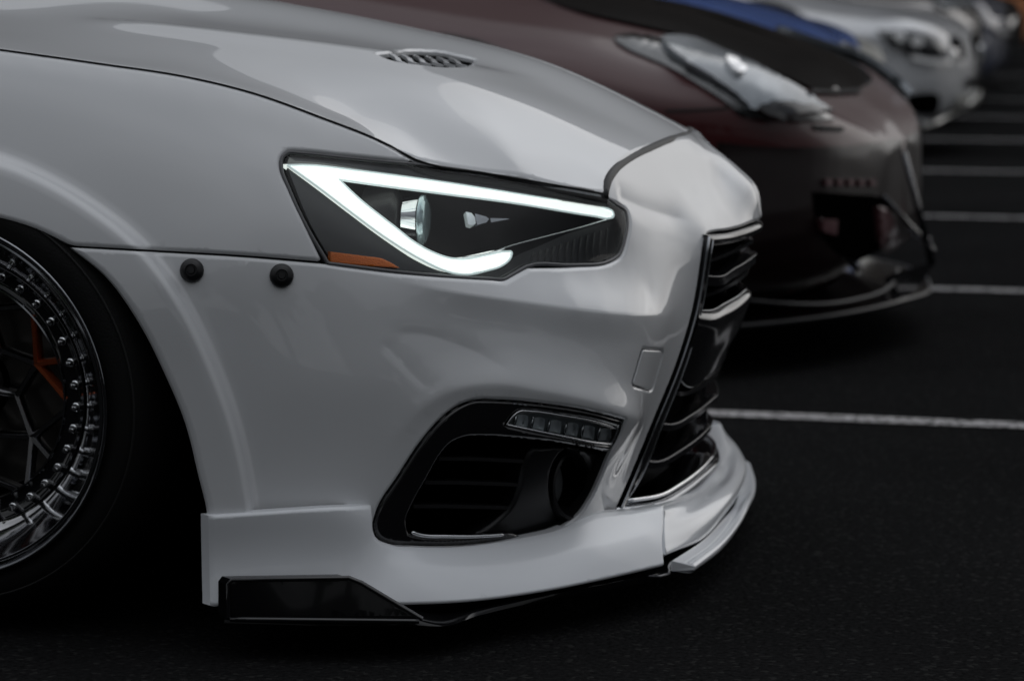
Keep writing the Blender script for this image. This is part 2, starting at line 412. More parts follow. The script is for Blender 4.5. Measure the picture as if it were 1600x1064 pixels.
def full(path3): 
    """continue a path that ends on the centreline to the other side"""
    m_ = mir(path3)[::-1]; return np.vstack([path3, m_[1:] if abs(path3[-1][1]-YC) < 1e-3 else m_])
def loft(name, rows, m, parent, nu=6, nv=4, closed=False, smooth_v=True, caps=False, symm=True, sharp_deg=None, bev=0, corners=()):
    """rows: list of 3D polylines with the same number of points"""
    rows = [full(np.array(r)) if symm else np.array(r, float) for r in rows]
    A = np.array([crom(r, nu) for r in rows])            # rows x U x 3
    if smooth_v and len(rows) > 2:
        if closed: B = np.array([crom(A[:, j], nv, True) for j in range(A.shape[1])]).transpose(1, 0, 2)
        else: B = np.array([crom(A[:, j], nv) for j in range(A.shape[1])]).transpose(1, 0, 2)
    else: B = A
    nr_, nc_ = B.shape[:2]; f = []
    for i in range(nr_ if closed else nr_-1):
        for j in range(nc_-1): f.append((i*nc_+j, ((i+1) % nr_)*nc_+j, ((i+1) % nr_)*nc_+j+1, i*nc_+j+1))
    if caps and closed: f += [tuple(i*nc_ for i in range(nr_)), tuple(i*nc_+nc_-1 for i in range(nr_))[::-1]]
    o = mesh(name, B.reshape(-1, 3), f, m, parent)
    sharp(o, sharp_deg or 60)
    if bev:
        b = o.modifiers.new('bevel', 'BEVEL'); b.width = bev; b.segments = 3; b.limit_method = 'ANGLE'; b.angle_limit = R(40)
    return o
#BODY
# ================================================================== setting: ground and bay lines
def ground():
    m = bpy.data.materials.new('asphalt'); m.use_nodes = True; t = m.node_tree; b = t.nodes['Principled BSDF']; n_, l_ = t.nodes.new, t.links.new
    tc = n_('ShaderNodeTexCoord'); a = n_('ShaderNodeTexNoise'); a.inputs['Scale'].default_value = 110; a.inputs['Detail'].default_value = 5; a.inputs['Roughness'].default_value = .7
    v = n_('ShaderNodeTexVoronoi'); v.inputs['Scale'].default_value = 140; v.feature = 'F1'
    big = n_('ShaderNodeTexNoise'); big.inputs['Scale'].default_value = .7; big.inputs['Detail'].default_value = 5
    for x in (a, v, big): l_(tc.outputs['Object'], x.inputs['Vector'])
    r = n_('ShaderNodeValToRGB'); r.color_ramp.elements[0].position = .3; r.color_ramp.elements[1].position = .72
    r.color_ramp.elements[0].color = (.006, .006, .0062, 1); r.color_ramp.elements[1].color = (.021, .021, .0214, 1)
    l_(a.outputs[0], r.inputs[0])
    # pale grains
    gr = n_('ShaderNodeTexWhiteNoise'); l_(v.outputs['Position'], gr.inputs['Vector'])
    th = n_('ShaderNodeMath'); th.operation = 'GREATER_THAN'; th.inputs[1].default_value = .93; l_(gr.outputs[0], th.inputs[0])
    mx = n_('ShaderNodeMix'); mx.data_type = 'RGBA'; l_(th.outputs[0], mx.inputs[0]); l_(r.outputs[0], mx.inputs[6]); mx.inputs[7].default_value = (.026, .026, .0255, 1)
    mr = n_('ShaderNodeMapRange'); mr.inputs[1].default_value = .3; mr.inputs[2].default_value = .7; mr.inputs[3].default_value = .75; mr.inputs[4].default_value = 1.2; l_(big.outputs[0], mr.inputs[0])
    sc_ = n_('ShaderNodeVectorMath'); sc_.operation = 'SCALE'; l_(mx.outputs[2], sc_.inputs[0]); l_(mr.outputs[0], sc_.inputs[3]); l_(sc_.outputs[0], b.inputs['Base Color'])
    b.inputs['Roughness'].default_value = 1; b.inputs['Specular IOR Level'].default_value = .0
    bp = n_('ShaderNodeBump'); bp.inputs['Strength'].default_value = .9; bp.inputs['Distance'].default_value = .004
    ad = n_('ShaderNodeMath'); ad.operation = 'SUBTRACT'; l_(a.outputs[0], ad.inputs[0]); l_(v.outputs['Distance'], ad.inputs[1]); l_(ad.outputs[0], bp.inputs['Height']); l_(bp.outputs[0], b.inputs['Normal'])
    MATS['asphalt'] = m
    S = 900; o = mesh('ground', [(-S, -S, 0), (S, -S, 0), (S, S, 0), (-S, S, 0)], [(0, 1, 2, 3)], 'asphalt'); setp(o, kind='structure')
ground()
def unseen_tree_rows():
    """rows of trees out of view, sized for the light on the car"""
    mat('unseen_tree_leaves', (.035, .055, .022), .6, var=.4, vscale=.8); mat('unseen_tree_bark', (.06, .05, .04), .9)
    rng = np.random.RandomState(3); V = []; F_ = []; n0 = 0
    spots = []
    def row(x0, y0, x1, y1, step):
        L_ = math.hypot(x1-x0, y1-y0); n = int(L_/step)
        for i in range(n+1):
            t = i/n; spots.append((x0+(x1-x0)*t+rng.uniform(-2, 2), y0+(y1-y0)*t+rng.uniform(-2, 2), rng.uniform(5.5, 8.5)))
    row(-26, -17, 34, -20, 3.6); row(-30, 56, 2, 58, 4.0)  # out-of-view rows suggested by reflections, heights set for the side light
    for x, y, hh in spots:
        r_ = hh*.30; n = 1100; n = 500; u = rng.normal(size=(n, 3)); u /= np.linalg.norm(u, axis=1)[:, None]; rad = rng.uniform(.45, 1, n)**.5
        lump = 1+.25*np.sin(u[:, 0]*5+x)*np.cos(u[:, 1]*4+y)+.15*np.sin(u[:, 2]*7+x*y)
        c = u*(rad*lump)[:, None]*[r_, r_, hh*.40]+[x, y, hh*.58]
        a = rng.normal(size=(n, 3)); a /= np.linalg.norm(a, axis=1)[:, None]; b = np.cross(a, rng.normal(size=(n, 3))); b /= np.linalg.norm(b, axis=1)[:, None]
        s_ = rng.uniform(.25, .6, n)[:, None]; q = np.stack([c-a*s_, c-b*s_*.6, c+a*s_, c+b*s_*.6], 1).reshape(-1, 3)
        V.append(q); F_ += [(n0+4*i, n0+4*i+1, n0+4*i+2, n0+4*i+3) for i in range(n)]; n0 += 4*n
        nu, nv = 12, 8; cv = []
        for i in range(nv+1):
            for j in range(nu):
                e_, a_ = math.pi*i/nv, 2*math.pi*j/nu; d_ = np.array([math.sin(e_)*math.cos(a_), math.sin(e_)*math.sin(a_), math.cos(e_)]); k_ = .80*(1+.22*math.sin(d_[0]*5+x)*math.cos(d_[1]*4+y)+.12*math.sin(d_[2]*7+x*y))
                cv.append(d_*k_*[r_, r_, hh*.40]+[x, y, hh*.58])
        V.append(np.array(cv)); F_ += [(n0+i*nu+j, n0+i*nu+(j+1) % nu, n0+(i+1)*nu+(j+1) % nu, n0+(i+1)*nu+j) for i in range(nv) for j in range(nu)]; n0 += len(cv)
        k = 7; t_ = np.array([[x+rr*math.cos(j*2*math.pi/k), y+rr*math.sin(j*2*math.pi/k), z] for rr, z in ((.28, 0), (.2, hh*.3), (.06, hh*.85)) for j in range(k)])
        V.append(t_); F_ += [(n0+i*k+j, n0+i*k+(j+1) % k, n0+(i+1)*k+(j+1) % k, n0+(i+1)*k+j) for i in range(2) for j in range(k)]; n0 += 3*k
    o = mesh('unseen_tree_rows', np.vstack(V), F_, 'unseen_tree_leaves', smooth=False); setp(o, 'rows of dark leafy trees out of view, sized for the light on the car', 'trees', kind='stuff')
unseen_tree_rows()
def hall():  # hall put in and sized for its dark, crisp-edged reflection on the hood
    mat('reflection_hall_cladding', (.055, .045, .038), .7, var=.2, vscale=.6); mat('reflection_hall_glass', (.01, .011, .012), .05, 0, 1)
    r = empty('reflection_hall', 'long brown clad hall added for its dark reflection in the hood, top right corner', 'building', (-20.5, 41, 0))
    mb = MB(); mb.box((0, 0, 8.5), (50, 10, 17.0)); mb.build('reflection_hall_wall', 'reflection_hall_cladding', r, smooth=False)
    mb = MB(); mb.box((0, 0, 17.2), (50.6, 10.6, .4)); mb.build('roof', 'reflection_hall_glass', r, smooth=False)
    for k in range(10):
        mb = MB(); mb.box((-22+k*4.9, -5.03, 1.9), (2.6, .1, 2.2)); w_ = mb.build('reflection_hall_window', 'reflection_hall_glass', r, smooth=False)
        mb = MB(); mb.box((-22+k*4.9, -5.06, .76), (2.8, .16, .08)); mb.build('reflection_hall_sill', 'reflection_hall_cladding', w_, smooth=False)
hall()
def line_material():
    m = mat('line_paint', (.36, .35, .35), .75, bump=.4, bscale=300, var=.12, vscale=60); t = m.node_tree; b = t.nodes['Principled BSDF']
    tc = t.nodes.new('ShaderNodeTexCoord'); n = t.nodes.new('ShaderNodeTexNoise'); n.inputs['Scale'].default_value = 55; n.inputs['Detail'].default_value = 10; n.inputs['Roughness'].default_value = .75
    r = t.nodes.new('ShaderNodeValToRGB'); r.color_ramp.elements[0].position = .40; r.color_ramp.elements[1].position = .52
    t.links.new(tc.outputs['Object'], n.inputs[0]); t.links.new(n.outputs[0], r.inputs[0]); t.links.new(r.outputs[0], b.inputs['Alpha'])
line_material()
BAY = 2.74 
# photo rows where the painted lines cross column 1500
def worldpix(px, py):
    v = dW*F+rW*(px-800)-uW*(py-532); t = -H/v[2]; return CAMW+v*t
L0 = worldpix(1500, 663.0)[1]; L1 = worldpix(1500, 451.5)[1]; BAY = (worldpix(1500, 340)[1]-L0)/2
for k in range(0, 14):
    y = L0+k*BAY; n = 60; v = []; f = []
    for i in range(n+1):
        x = -6.0+i*(4.0+6.0)/n; wob = [random.uniform(-.0025, .0025) for _ in range(2)]
        v += [(x, y-.043+wob[0], .004), (x, y+.043+wob[1], .004)]
        if i: f.append((2*i-2, 2*i, 2*i+1, 2*i-1))
    o = mesh('bay_line', v, f, 'line_paint'); setp(o, kind='structure')

# ================================================================== the white car
car = empty('white_sports_car', 'white lowered car with glowing headlight and front lip, nearest the camera', 'car')
car.rotation_euler = (0, 0, CAR_TURN)
def CL(F_, z0, z1, n=30):
    """curve where a diag field meets the centre plane, z0 -> z1"""
    o = []
    for z in np.linspace(z0, z1, n):
        lo, hi = 1.6, .4       # X outside -> inside
        for _ in range(40):
            x = (lo+hi)/2; c = F_.c(np.array([[(x+YC)*SQ, z]]))[0]
            if (YC-x)*SQ < c: lo = x
            else: hi = x
        o.append((x, YC, z))
    return np.array(o)
guides = [   # lines drawn along the sheet metal: (column, row, depth)
 [(-700,20,.20),(-300,38,.185),(0,77,.175),(150,98,.175),(300,121,.18),(400,146,.185),(500,182,.195),(600,222,.212),(655,254,.232)],
 [(-700,38,.165),(-300,54,.155),(0,93,.150),(150,114,.150),(300,137,.155),(400,162,.160),(500,198,.172),(600,234,.195)],
 [(-700,95,.13),(-300,105,.125),(0,135,.128),(300,178,.135),(530,232,.165)],
 [(-700,200,.08),(-300,185,.09),(0,205,.095),(300,240,.098),(430,258,.112)],
 [(-700,300,.055),(-300,300,.06),(0,290,.065),(300,320,.070),(430,335,.082),(470,340,.09)],
 [(-700,400,.045),(-300,380,.045),(200,385,.046),(350,400,.052),(510,414,.083),(640,430,.130),(790,438,.200),(826,419,.243),(900,417,.295),(960,408,.36),(1000,402,.425)],
 [(460,290,.112),(560,310,.145),(660,320,.19),(760,325,.245),(860,340,.305),(940,355,.37),(975,350,.405)],
 [(655,256,.232),(760,272,.285),(860,290,.34),(944,305,.395)],
 [(360,420,.048),(500,424,.078),(600,438,.106),(700,455,.142),(830,474,.192),(930,486,.25),(1000,491,.345),(1045,493,.470)],
 [(360,520,.043),(450,520,.055),(560,520,.082),(650,520,.116),(760,530,.160),(850,538,.203),(930,545,.264),(1000,552,.350),(1030,556,.445)],
 [(360,600,.042),(450,600,.05),(560,600,.074),(640,595,.100),(740,585,.137),(830,585,.172),(900,592,.221),(960,602,.289),(1012,610,.42)],
 [(400,740,.046),(480,735,.056),(560,720,.076),(600,665,.090),(650,628,.104),(720,604,.127),(790,601,.149),(860,612,.182),(930,630,.233),(990,655,.325),(1008,660,.41)],
 [(400,860,.045),(480,860,.055),(560,800,.076),(590,760,.088),(640,690,.100),(690,645,.116),(740,620,.135),(800,622,.159),(870,630,.196),(930,640,.243),(980,656,.325)],
 [(985,345,.425),(1040,380,.510),(1062,440,.538),(1054,492,.505),(1036,540,.470),(1012,610,.430),(985,690,.425),(962,750,.428),(947,800,.42)],
 [(1102,370,.615),(1090,440,.600),(1082,485,.587),(1060,560,.555),(1030,630,.52),(1005,690,.487),(980,750,.462),(962,797,.443)],
 [(330,560,.038),(330,700,.038),(350,860,.035)], [(250,440,.036),(250,560,.035)],
 [(600,875,.10),(700,875,.155),(800,865,.235),(900,845,.34),(945,825,.40)],
 [(-300,500,.045),(-450,700,.045),(-700,850,.05)],
 [(1079,206,.9),(1106,225,.9),(1137,247,.9),(1166,272,.9),(1184,291,.9),(1194,309,.9),(1196,326,.9),(1189,341,.9)],
 [(968,420,.378),(1005,452,.42),(1048,489,.470)], [(870,450,.238),(920,450,.29),(950,450,.33)],
 [(1103,364,.625),(1118,361,.66),(1140,357,.73),(1165,350,.80),(1189,341,.9)],
 [(1110,345,.68),(1140,340,.745),(1162,332,.80)],
 [(985,330,.435),(1030,350,.510),(1080,368,.590)],
]
bp3 = []; wts = []
for gd in guides:
    P = W(*np.array(gd).T); bp3.append(resample(crom(P, 6), .055) if len(P) > 2 else P); wts += [.12 if gd[-1][2] > .85 else 1]*len(bp3[-1])
# flat facet on top of the nose
f0 = W(952,298,.405)[0]; f1 = W(1050,217,.74)[0]; f2 = W(1110,330,.71)[0]; fn_ = np.cross(f1-f0, f2-f0)
fp = [(958,285),(975,285),(968,262),(985,247),(1020,229),(975,262),(1000,245),(1040,226),(1000,275),(1040,255),(1035,295),(1080,240),(1080,270),(1080,305),(1110,262),(1110,290),(1125,278),(1110,235),(1075,218),(1000,305),(1060,325),(1098,228)]
v_ = rays(*np.array(fp, float).T); bp3.append(CAM+v_*((fn_@(f0-CAM))/(v_@fn_))[:, None])
wts = np.r_[wts, np.full(len(fp), .3)]; bp3 = np.vstack(bp3); kk = bp3[:, 1] < YC+1e-3; bp3 = bp3[kk]; wts = wts[kk]
mm = (bp3[:, 1] > .62) & (bp3[:, 1] < .899)
LAMB, LAMH, LAML = 4e-3, 4e-3, 6e-3
BF = Field('diag', np.vstack([bp3, mir(bp3[mm])]), LAMB*np.r_[wts, wts[mm]])
BASE = BF.offset(0); BASE.feat = []; BASE.lines = []
# flare: everything wheel-side of this line stands proud
flare_line = [(-640,700),(-560,480),(-420,330),(-250,250),(-100,232),(0,252),(75,285),(140,325),(200,372),(250,430),(290,495),(325,570),(355,650),(375,730),(386,800),(392,870)]
add_step(BF, flare_line, .038, -.032, side=-1)
# shelf edge below the headlight, crease on the side of the nose, brow over the fog lamp
add_crease(BF, [(560,430),(640,443),(700,455),(770,465),(830,473),(880,480),(930,486),(1000,491),(1058,492)], -.009, .060, .045, .0015, .3, .35)
add_crease(BF, [(592,528),(620,522),(665,524),(720,541),(770,565),(812,594)], .0020, .022, .070, .002, .25, .3)
add_crease(BF, [(594,528),(620,556),(650,588),(684,620)], .0014, .035, .014, .002, .2, .2)
add_crease(BF, [(962,303),(1000,322),(1050,338),(1088,346)], .006, .030, .030, .003, .1, .35)
add_crease(BF, [(600,725),(640,655),(690,614),(760,599),(850,611),(930,629),(1010,662)], -.006, .045, .03, .006, .3, .2)

def seam(pts, F_=BF, n=6): return F_.hit(*crom(pts, n).T)
g = 2.0  # half a panel gap in pixels
fender_out = [(-700,20,1),(-300,38+g),(0,77+g),(150,98+g),(300,121+g),(400,146+g),(500,182+g),(600,222+g),(656,256,1),(600,250),(530,243),(470,237),(452,237),(441,246),(439,262),(452,296),(480,356),(505,409,1),
  (380,399),(250,391.5),(114,384,1),(60,358),(0,340),(-80,330),(-180,338),(-300,385),(-400,480),(-440,600),(-450,850,1),(-700,850,1)]
panel('fender', BF, fender_out, 'white_paint', car, h=.009, fil=.006, fila=.004, skirt=.016, mirror='copy')
top_edge = [(948,312),(947,303),(953,284),(965,263),(986,246),(1021,229),(1052,216)]
bump = np.vstack([
  seam([(114,387.5),(250,395),(380,402.5),(508,413)]), seam([(510,414),(640,430),(770,439),(790,440),(805,432),(826,420)])[1:],
  seam([(826,420),(900,418),(955,411),(970,402),(981,372),(985,345),(980,328),(965,318),(948,312)])[1:],
  seam(top_edge)[1:-1]])
zc_top = W1(1079.5, 207, .9)[2]; zc_bot = W1(1188, 342, .9)[2]
cl = CL(BF, zc_top, zc_bot)
top_j = BF.P(resample(BF.to(np.array([bump[-1], cl[0]]))[:, :2], .02))
bump = np.vstack([bump, top_j[1:-1], cl,
  seam([(1178,347),(1160,354),(1140,359),(1118,362),(1107,365),(1101,376)]), seam([(1101,376),(1083,485),(1057,570),(1020,660),(985,745),(962,798)])[1:],
  seam([(962,798),(930,845),(800,872),(600,885),(333,840)])[1:], seam([(333,840),(329,800),(316,745),(296,665),(263,585),(221,503),(171,434),(114,387.5)])[1:-1]])
fog_out = [(584,824),(590,797),(624,742),(660,688),(694,650),(716,634),(740,625),(780,624),(850,630),(920,641),(978,656,1),(966,688),(956,706),(941,742),(925,776),(905,805),(880,823),(845,834),(815,840),(720,853),(650,853),(606,849),(590,841)]
tow_out = [(1006,545.5,1),(1034,547.5,1),(1037,551,1),(1020.5,608,1),(1016,611,1),(990,603,1),(988,599,1),(1003,548,1)]
bumper = panel('bumper', BF, bump, 'white_paint', car, holes=[fog_out, tow_out], h=.0085, fil=.005, fila=.0035, skirt=.006, mirror='join')
tow_in = [(1006.7,546.9,1),(1033.5,548.8,1),(1035.6,551.4,1),(1019.3,607,1),(1015.5,609.6,1),(990.9,601.8,1),(989.3,598.8,1),(1004.2,548.9,1)]
panel('tow_hook_cover', BF, tow_in, 'white_paint', car, h=.006, fil=.002, fila=.0012, skirt=.01, mirror='copy')
tow_b = [(x+(x-1012)*.05, y+(y-578)*.05, 1) for x, y, c in tow_out]
panel('tow_hook_recess', BF.offset(.008), tow_b, 'seal', car, h=.01, skirt=0, mirror='copy')

# ---------------- hood
seam_near = BF.hit(*crom([(-700,20),(-300,38),(0,77),(150,98),(300,121),(400,146),(500,182),(600,222),(655,252)], 2).T)
seam_front = seam([(655,252),(760,270),(860,287),(944,302)], BASE, 3)
hood_c = [(0,-70,.9),(200,-42,.9),(430,2,.9),(550,24,.9),(650,45,.9),(750,68,.9),(850,96,.9),(930,130,.9),(1000,166,.9),(1050,192,.9),(1079,208,.9),
  (0,22,.5),(150,32,.5),(300,48,.5),(430,66,.5),(560,88,.5),(680,116,.5),(800,160,.5),(880,200,.5),(940,235,.5),
  (0,50,.33),(200,72,.33),(400,106,.33),(550,148,.33),(700,200,.33),(800,240,.33),
  (-300,24,.25),(0,65,.235),(200,93,.235),(400,132,.245),(550,186,.268),
  (300,22,.7),(500,50,.7),(650,78,.7),(760,104,.7),(880,150,.7),(980,198,.7),(962,266,.475),(950,285,.425),(1020,229,.65),(-300,0,.5),(-700,-30,.5),(-700,-90,.9),(-300,-85,.9)]
hc = W(*np.array(hood_c).T); hc = np.vstack([hc, seam_near, seam_front[1:]])
HF = Field('top', np.vstack([hc, mir(hc[hc[:, 1] < .899])]), LAMH)
add_top = lambda pts: HF
def crease_top(pts3, width, height, a=.1, b=.1, asym=1):
    ln = HF.to(crom(pts3, 6))[:, :2]; lm = HF.to(mir(crom(pts3, 6)))[:, :2]
    def fn(q):
        o = 0
        for l_, s in ((ln, 1), (lm, -1)):
            d, sd, fr = pdist(q, l_); ww = np.where(sd*s > 0, width*asym, width); o = o+height*np.exp(-(d/ww)**2)*endfade(fr, a, b)
        return o
    HF.feat.append(fn)
crease_top(px3([(100,28,.5),(300,48,.5),(450,68,.52),(600,90,.56),(760,110,.66),(900,150,.78)]), .05, -.006, .2, .45, .5)
hood_edge = np.vstack([seam([(-700,20),(-300,38-g),(0,77-g),(150,98-g),(300,121-g),(400,146-g),(500,182-g),(600,222-g),(655,249)]), seam([(657,249),(760,268),(860,286),(944,302)], BASE)[:],
   seam([(945,299),(949,284),(961,262),(983,243),(1020,225),(1050,213)], BASE)[0:]])
e2 = HF.to(hood_edge); xc = W1(1078, 205, .9)[0]
Lc = np.vstack([hood_edge[:, :2], [[hood_edge[-1, 0]*.35+xc*.65, .82], [xc, YC]], [[hood_edge[0, 0], YC]]])
pl = np.array([(x, y, 0) for x, y in Lc])
# vent opening (near and far)
def topquad(pix): return HF.hit(*outline(pix, 4).T)
vent_out = [(588,84,1),(640,78),(690,80,1),(742,92,1),(735,99),(700,104),(650,100),(610,93)]
hood = panel('hood', HF, pl, 'white_paint', car, holes=[vent_out], h=.011, fil=.005, fila=.003, skirt=.005, mirror='join')
vn = topquad(vent_out)
vb = HF.to(vn)[:, :2]; ctr = vb.mean(0); vb2 = ctr+(vb-ctr)*1.04
panel('vent_floor', HF.offset(.011), HF.P(vb2), 'cavity_black', hood, h=.02, skirt=0, mirror='copy')
# vent slats: short blades running fore-and-aft tilt
for s in (0, 1):
    for k in range(6):
        a = k/6; xa = 612+a*112; p = [(xa-5, 82+a*8), (xa+4, 88+a*6), (xa+7, 93+a*5), (xa+16, 96.5+a*4)]
        P = HF.hit(*np.array(p, float).T); up = np.array([0, 0, 1]); wv = np.array([.004, 0, 0]); mb = MB()
        v = []
        for q in P: v += [q+[0, 0, -.001], q+[.0085, 0, -.003], q+[.0085, 0, -.006], q+[0, 0, -.006]]
        if s: v = [np.array([x, 2*YC-y, z]) for x, y, z in v]
        f = []
        for i in range(len(P)-1):
            for j in range(4): f.append((4*i+j, 4*i+(j+1) % 4, 4*i+4+(j+1) % 4, 4*i+4+j))
        mb.add(v, f+[(0, 1, 2, 3), (4*len(P)-4, 4*len(P)-3, 4*len(P)-2, 4*len(P)-1)]); mb.build('vent_slat', 'white_paint', hood, auto=30)
# black rubber seal between hood and nose
sl = np.vstack([seam([(946,303),(950,284),(962,262),(984,244.5),(1020,227),(1050,214.5)], BASE)])
sl = np.vstack([sl, [W1(1079, 206.5, .9)]]); slf = full(crom(resample(sl, .03), 2)); mb = MB()
mb.tube(slf+np.array([-.004, 0, -.007]), .0085, 8); mb.build('hood_seal', 'seal', car)
# dark gap lining under the hood edge
mb = MB(); gl = seam([(-700,20),(-300,38),(0,77),(150,98),(300,121),(400,146),(500,182),(600,222),(655,251),(760,270),(860,287),(944,302)], BASE); gl = resample(gl, .02); mb.tube(gl+np.array([0, .0005, -.0012]), .0017, 6); mb.build('seam_strip', 'matte_black', car); mb = MB(); mb.tube(gl+np.array([0, .002, -.0125]), .007, 6)
o = mb.build('gap_lining', 'matte_black', car); mcopy(o)
mb = MB(); gl = seam([(114,386),(250,393.5),(380,401),(508,412)], BASE, 20); gl = BF.offset(.018).P(BF.to(gl)[:, :2]); mb.tube(gl, .007, 6); o = mb.build('gap_lining', 'matte_black', car); mcopy(o)
# rivet heads on the bumper
def button(px, py, rad):
    P = BF.hit([px], [py])[0]; q = BF.to(P[None])[:, :2]; n = BF.normal(q)[0]
    mb = MB(); mb.lathe([(0, .0085), (rad*.28, .0085), (rad*.33, .006), (rad*.45, .006), (rad*.5, .0085), (rad*.86, .0065), (rad, .003), (rad, -.004)], P, n, 40); o = mb.build('push_rivet', 'satin_black', car); sharp(o, 40)
    mcopy(o)
button(300, 423, .0160); button(440, 431, .0160)

# ---------------- headlight
def headlight():
    hl = [(452,239.5),(470,240),(530,246),(600,253),(655,258),(700,263),(760,272),(860,290),(944,306),(965,320),(979,330),(982.5,345),(979,372),(968,400),(955,408.5),(900,415),(826,417),(804,429.5),(790,437),(770,436.5),(640,427),(515,412,1),(482,356),(454,296),(442,262),(443.5,247)]
    P = BASE.hit(*outline(hl, 5).T); root = None
    lens = panel('headlight', BASE.offset(.003), hl, 'clear_glass', car, h=.012, fil=.004, fila=.004, skirt=0)
    # gasket
    ring = BASE.offset(.004).P(BASE.to(P)[:, :2]); mb = MB(); mb.tube(np.vstack([ring, ring[:1]]), .0027, 6, cap=False); mb.build('gasket', 'gasket_grey', lens)
    ring2 = BASE.offset(.012).P(BASE.to(P)[:, :2]); mb = MB(); mb.tube(np.vstack([ring2, ring2[:1]]), .0030, 6, cap=False); mb.build('inner_gasket', 'seal', lens)
    hin = [(x+(x-720)*0.0, y) for x, y, *_ in hl]
    panel('housing', BASE.offset(.075), hl, 'cavity_black', lens, h=.025, skirt=0)
    # side walls of the housing
    a = BASE.offset(.006).P(BASE.to(P)[:, :2]); b = BASE.offset(.076).P(BASE.to(P)[:, :2]); n = len(P); v = np.vstack([a, b])
    mesh('housing_wall', v, [(i, (i+1) % n, n+(i+1) % n, n+i) for i in range(n)], 'housing_grey', lens)
    # upper shelf band under the top edge
    panel('upper_trim', BASE.offset(.010), [(452,246,1),(530,251),(655,263),(760,277),(870,297),(960,325,1),(948,323.5),(850,307.5),(700,283.5),(560,263),(500,254.5),(456,251.5,1)], 'housing_grey', lens, h=.012, skirt=.02)
    # side plate (left dark facet)
    panel('side_plate', BASE.offset(.020), [(449,262,1),(495,296),(545,334),(602,376),(660,413),(700,430),(640,424),(520,411,1),(485,350)], 'housing_grey', lens, h=.012, skirt=.01)
    bar = [(449,258.5,1),(475,258),(560,267),(700,286),(850,309.5),(945,325),(957,331),(958,339),(952,341),(930,338),(800,317),(700,304),(600,291),(529.5,281,1),(560,310),(600,342),(617,355),(645,377),(675,394),(705,404),(727,405),(760,399),(790,393.5),(799,394),(797,404),(786,414),(760,423),(735,428.5),(715,428),(690,421),(660,406.5),(602,371),(545,329),(495,291)]
    panel('light_bar', BASE.offset(.013), bar, 'light_bar', lens, h=.007, fil=.003, fila=.003, skirt=.02, n=5)
    e = BASE.offset(.0135).hit(*outline(bar, 5).T); mb = MB(); mb.tube(np.vstack([e, e[:1]]), .0016, 6, cap=False); mb.build('light_bar_edge', 'light_edge', lens)
    # lower dark trim and ribbed block
    panel('lower_trim', BASE.offset(.022), [(700,430,1),(735,432),(765,426),(790,417),(803,402),(830,390),(950,347),(972,345),(974,375),(962,400),(900,411),(826,413),(800,426),(788,433)], 'satin_black', lens, h=.012, skirt=.02)
    mb = MB(); e = BASE.offset(.018).hit(*crom([(722,403),(760,397),(800,384),(860,368),(910,355),(953,342)], 5).T); mb.tube(e, .0011, 6); mb.build('trim_line', 'chrome', lens)
    for k in range(12):
        x = 835+k*10.5; y0 = 392-(x-835)*.33; p = BASE.offset(.019).hit([x, x-5], [y0+3, 408-max(0, x-900)*.06]); mb = MB(); mb.tube(p, .0015, 5); mb.build('rib', 'satin_black', lens)
    panel('amber_reflector', BASE.offset(.012), [(517,393.5,1),(560,399),(596,403.5,1),(612,411),(625,419,1),(570,415),(517,411.5,1)], 'amber', lens, h=.006, skirt=.006, fil=.002, fila=.001)
    # projector: chrome barrel and glass facing forward
    c = W1(652, 346, .245)
    ax = np.array([1, -.02, 0]); rd = .0345
    mb = MB(); mb.lathe([(rd*1.45, -.07), (rd*1.35, -.03), (rd*.8, -.02)], c, ax, 48); mb.build('projector_body', 'satin_black', lens)
    mb = MB(); mb.lathe([(rd*.9, -.018), (rd, -.016), (rd*1.0, .004), (rd*.93, .006), (rd*.90, .001)], c, ax, 48); o = mb.build('projector_ring', 'chrome', lens, auto=50)
    mb = MB(); mb.lathe([(rd*1.05, .006), (rd*1.05, .011), (rd*.9, .012)]+[(rd*.9*math.cos(t), .012+.005*math.sin(t)) for t in np.linspace(.15, 1.57, 8)], c, ax, 48); mb.build('projector_lens', 'projector_glass', lens)
    # small chrome wedge
    for nm, q, mt in (('reflector_cell', [(728,331,1),(741,334,1),(744,352,1),(732,353,1)], 'reflector'), ('reflector_cell', [(742,334,1),(765,340,1),(763,347,1),(745,352,1)], 'dark_chrome'), ('reflector_cell', [(766,341,1),(799,342,1),(766,348,1)], 'dark_chrome')):
        panel(nm, BASE.offset(.03), q, mt, lens, h=.01, skirt=.008)
    # tiny lettering under the light bar
    for k in range(6):
        if k == 4: continue
        x = 740+k*3.3; p = BASE.offset(.011).hit([x, x+1.6], [425.5-k*.3, 425.3-k*.3]); mb = MB(); mb.tube(p, .0007, 4); mb.build('moulded_mark', 'chrome', lens)
    return lens
mat('projector_glass', (.42, .52, .55), .08, .6, 1, bump=.3, bscale=300); mat('gasket_grey', (.10, .10, .105), .3)
hlo = headlight()
def copy_far(o):
    c = o.copy(); COL.objects.link(c); c.parent = o.parent; c.location = (0, 2*YC, 0); c.scale = (1, -1, 1)
    for ch in list(o.children):
        d = ch.copy(); COL.objects.link(d); d.parent = c
    return c
copy_far(hlo)

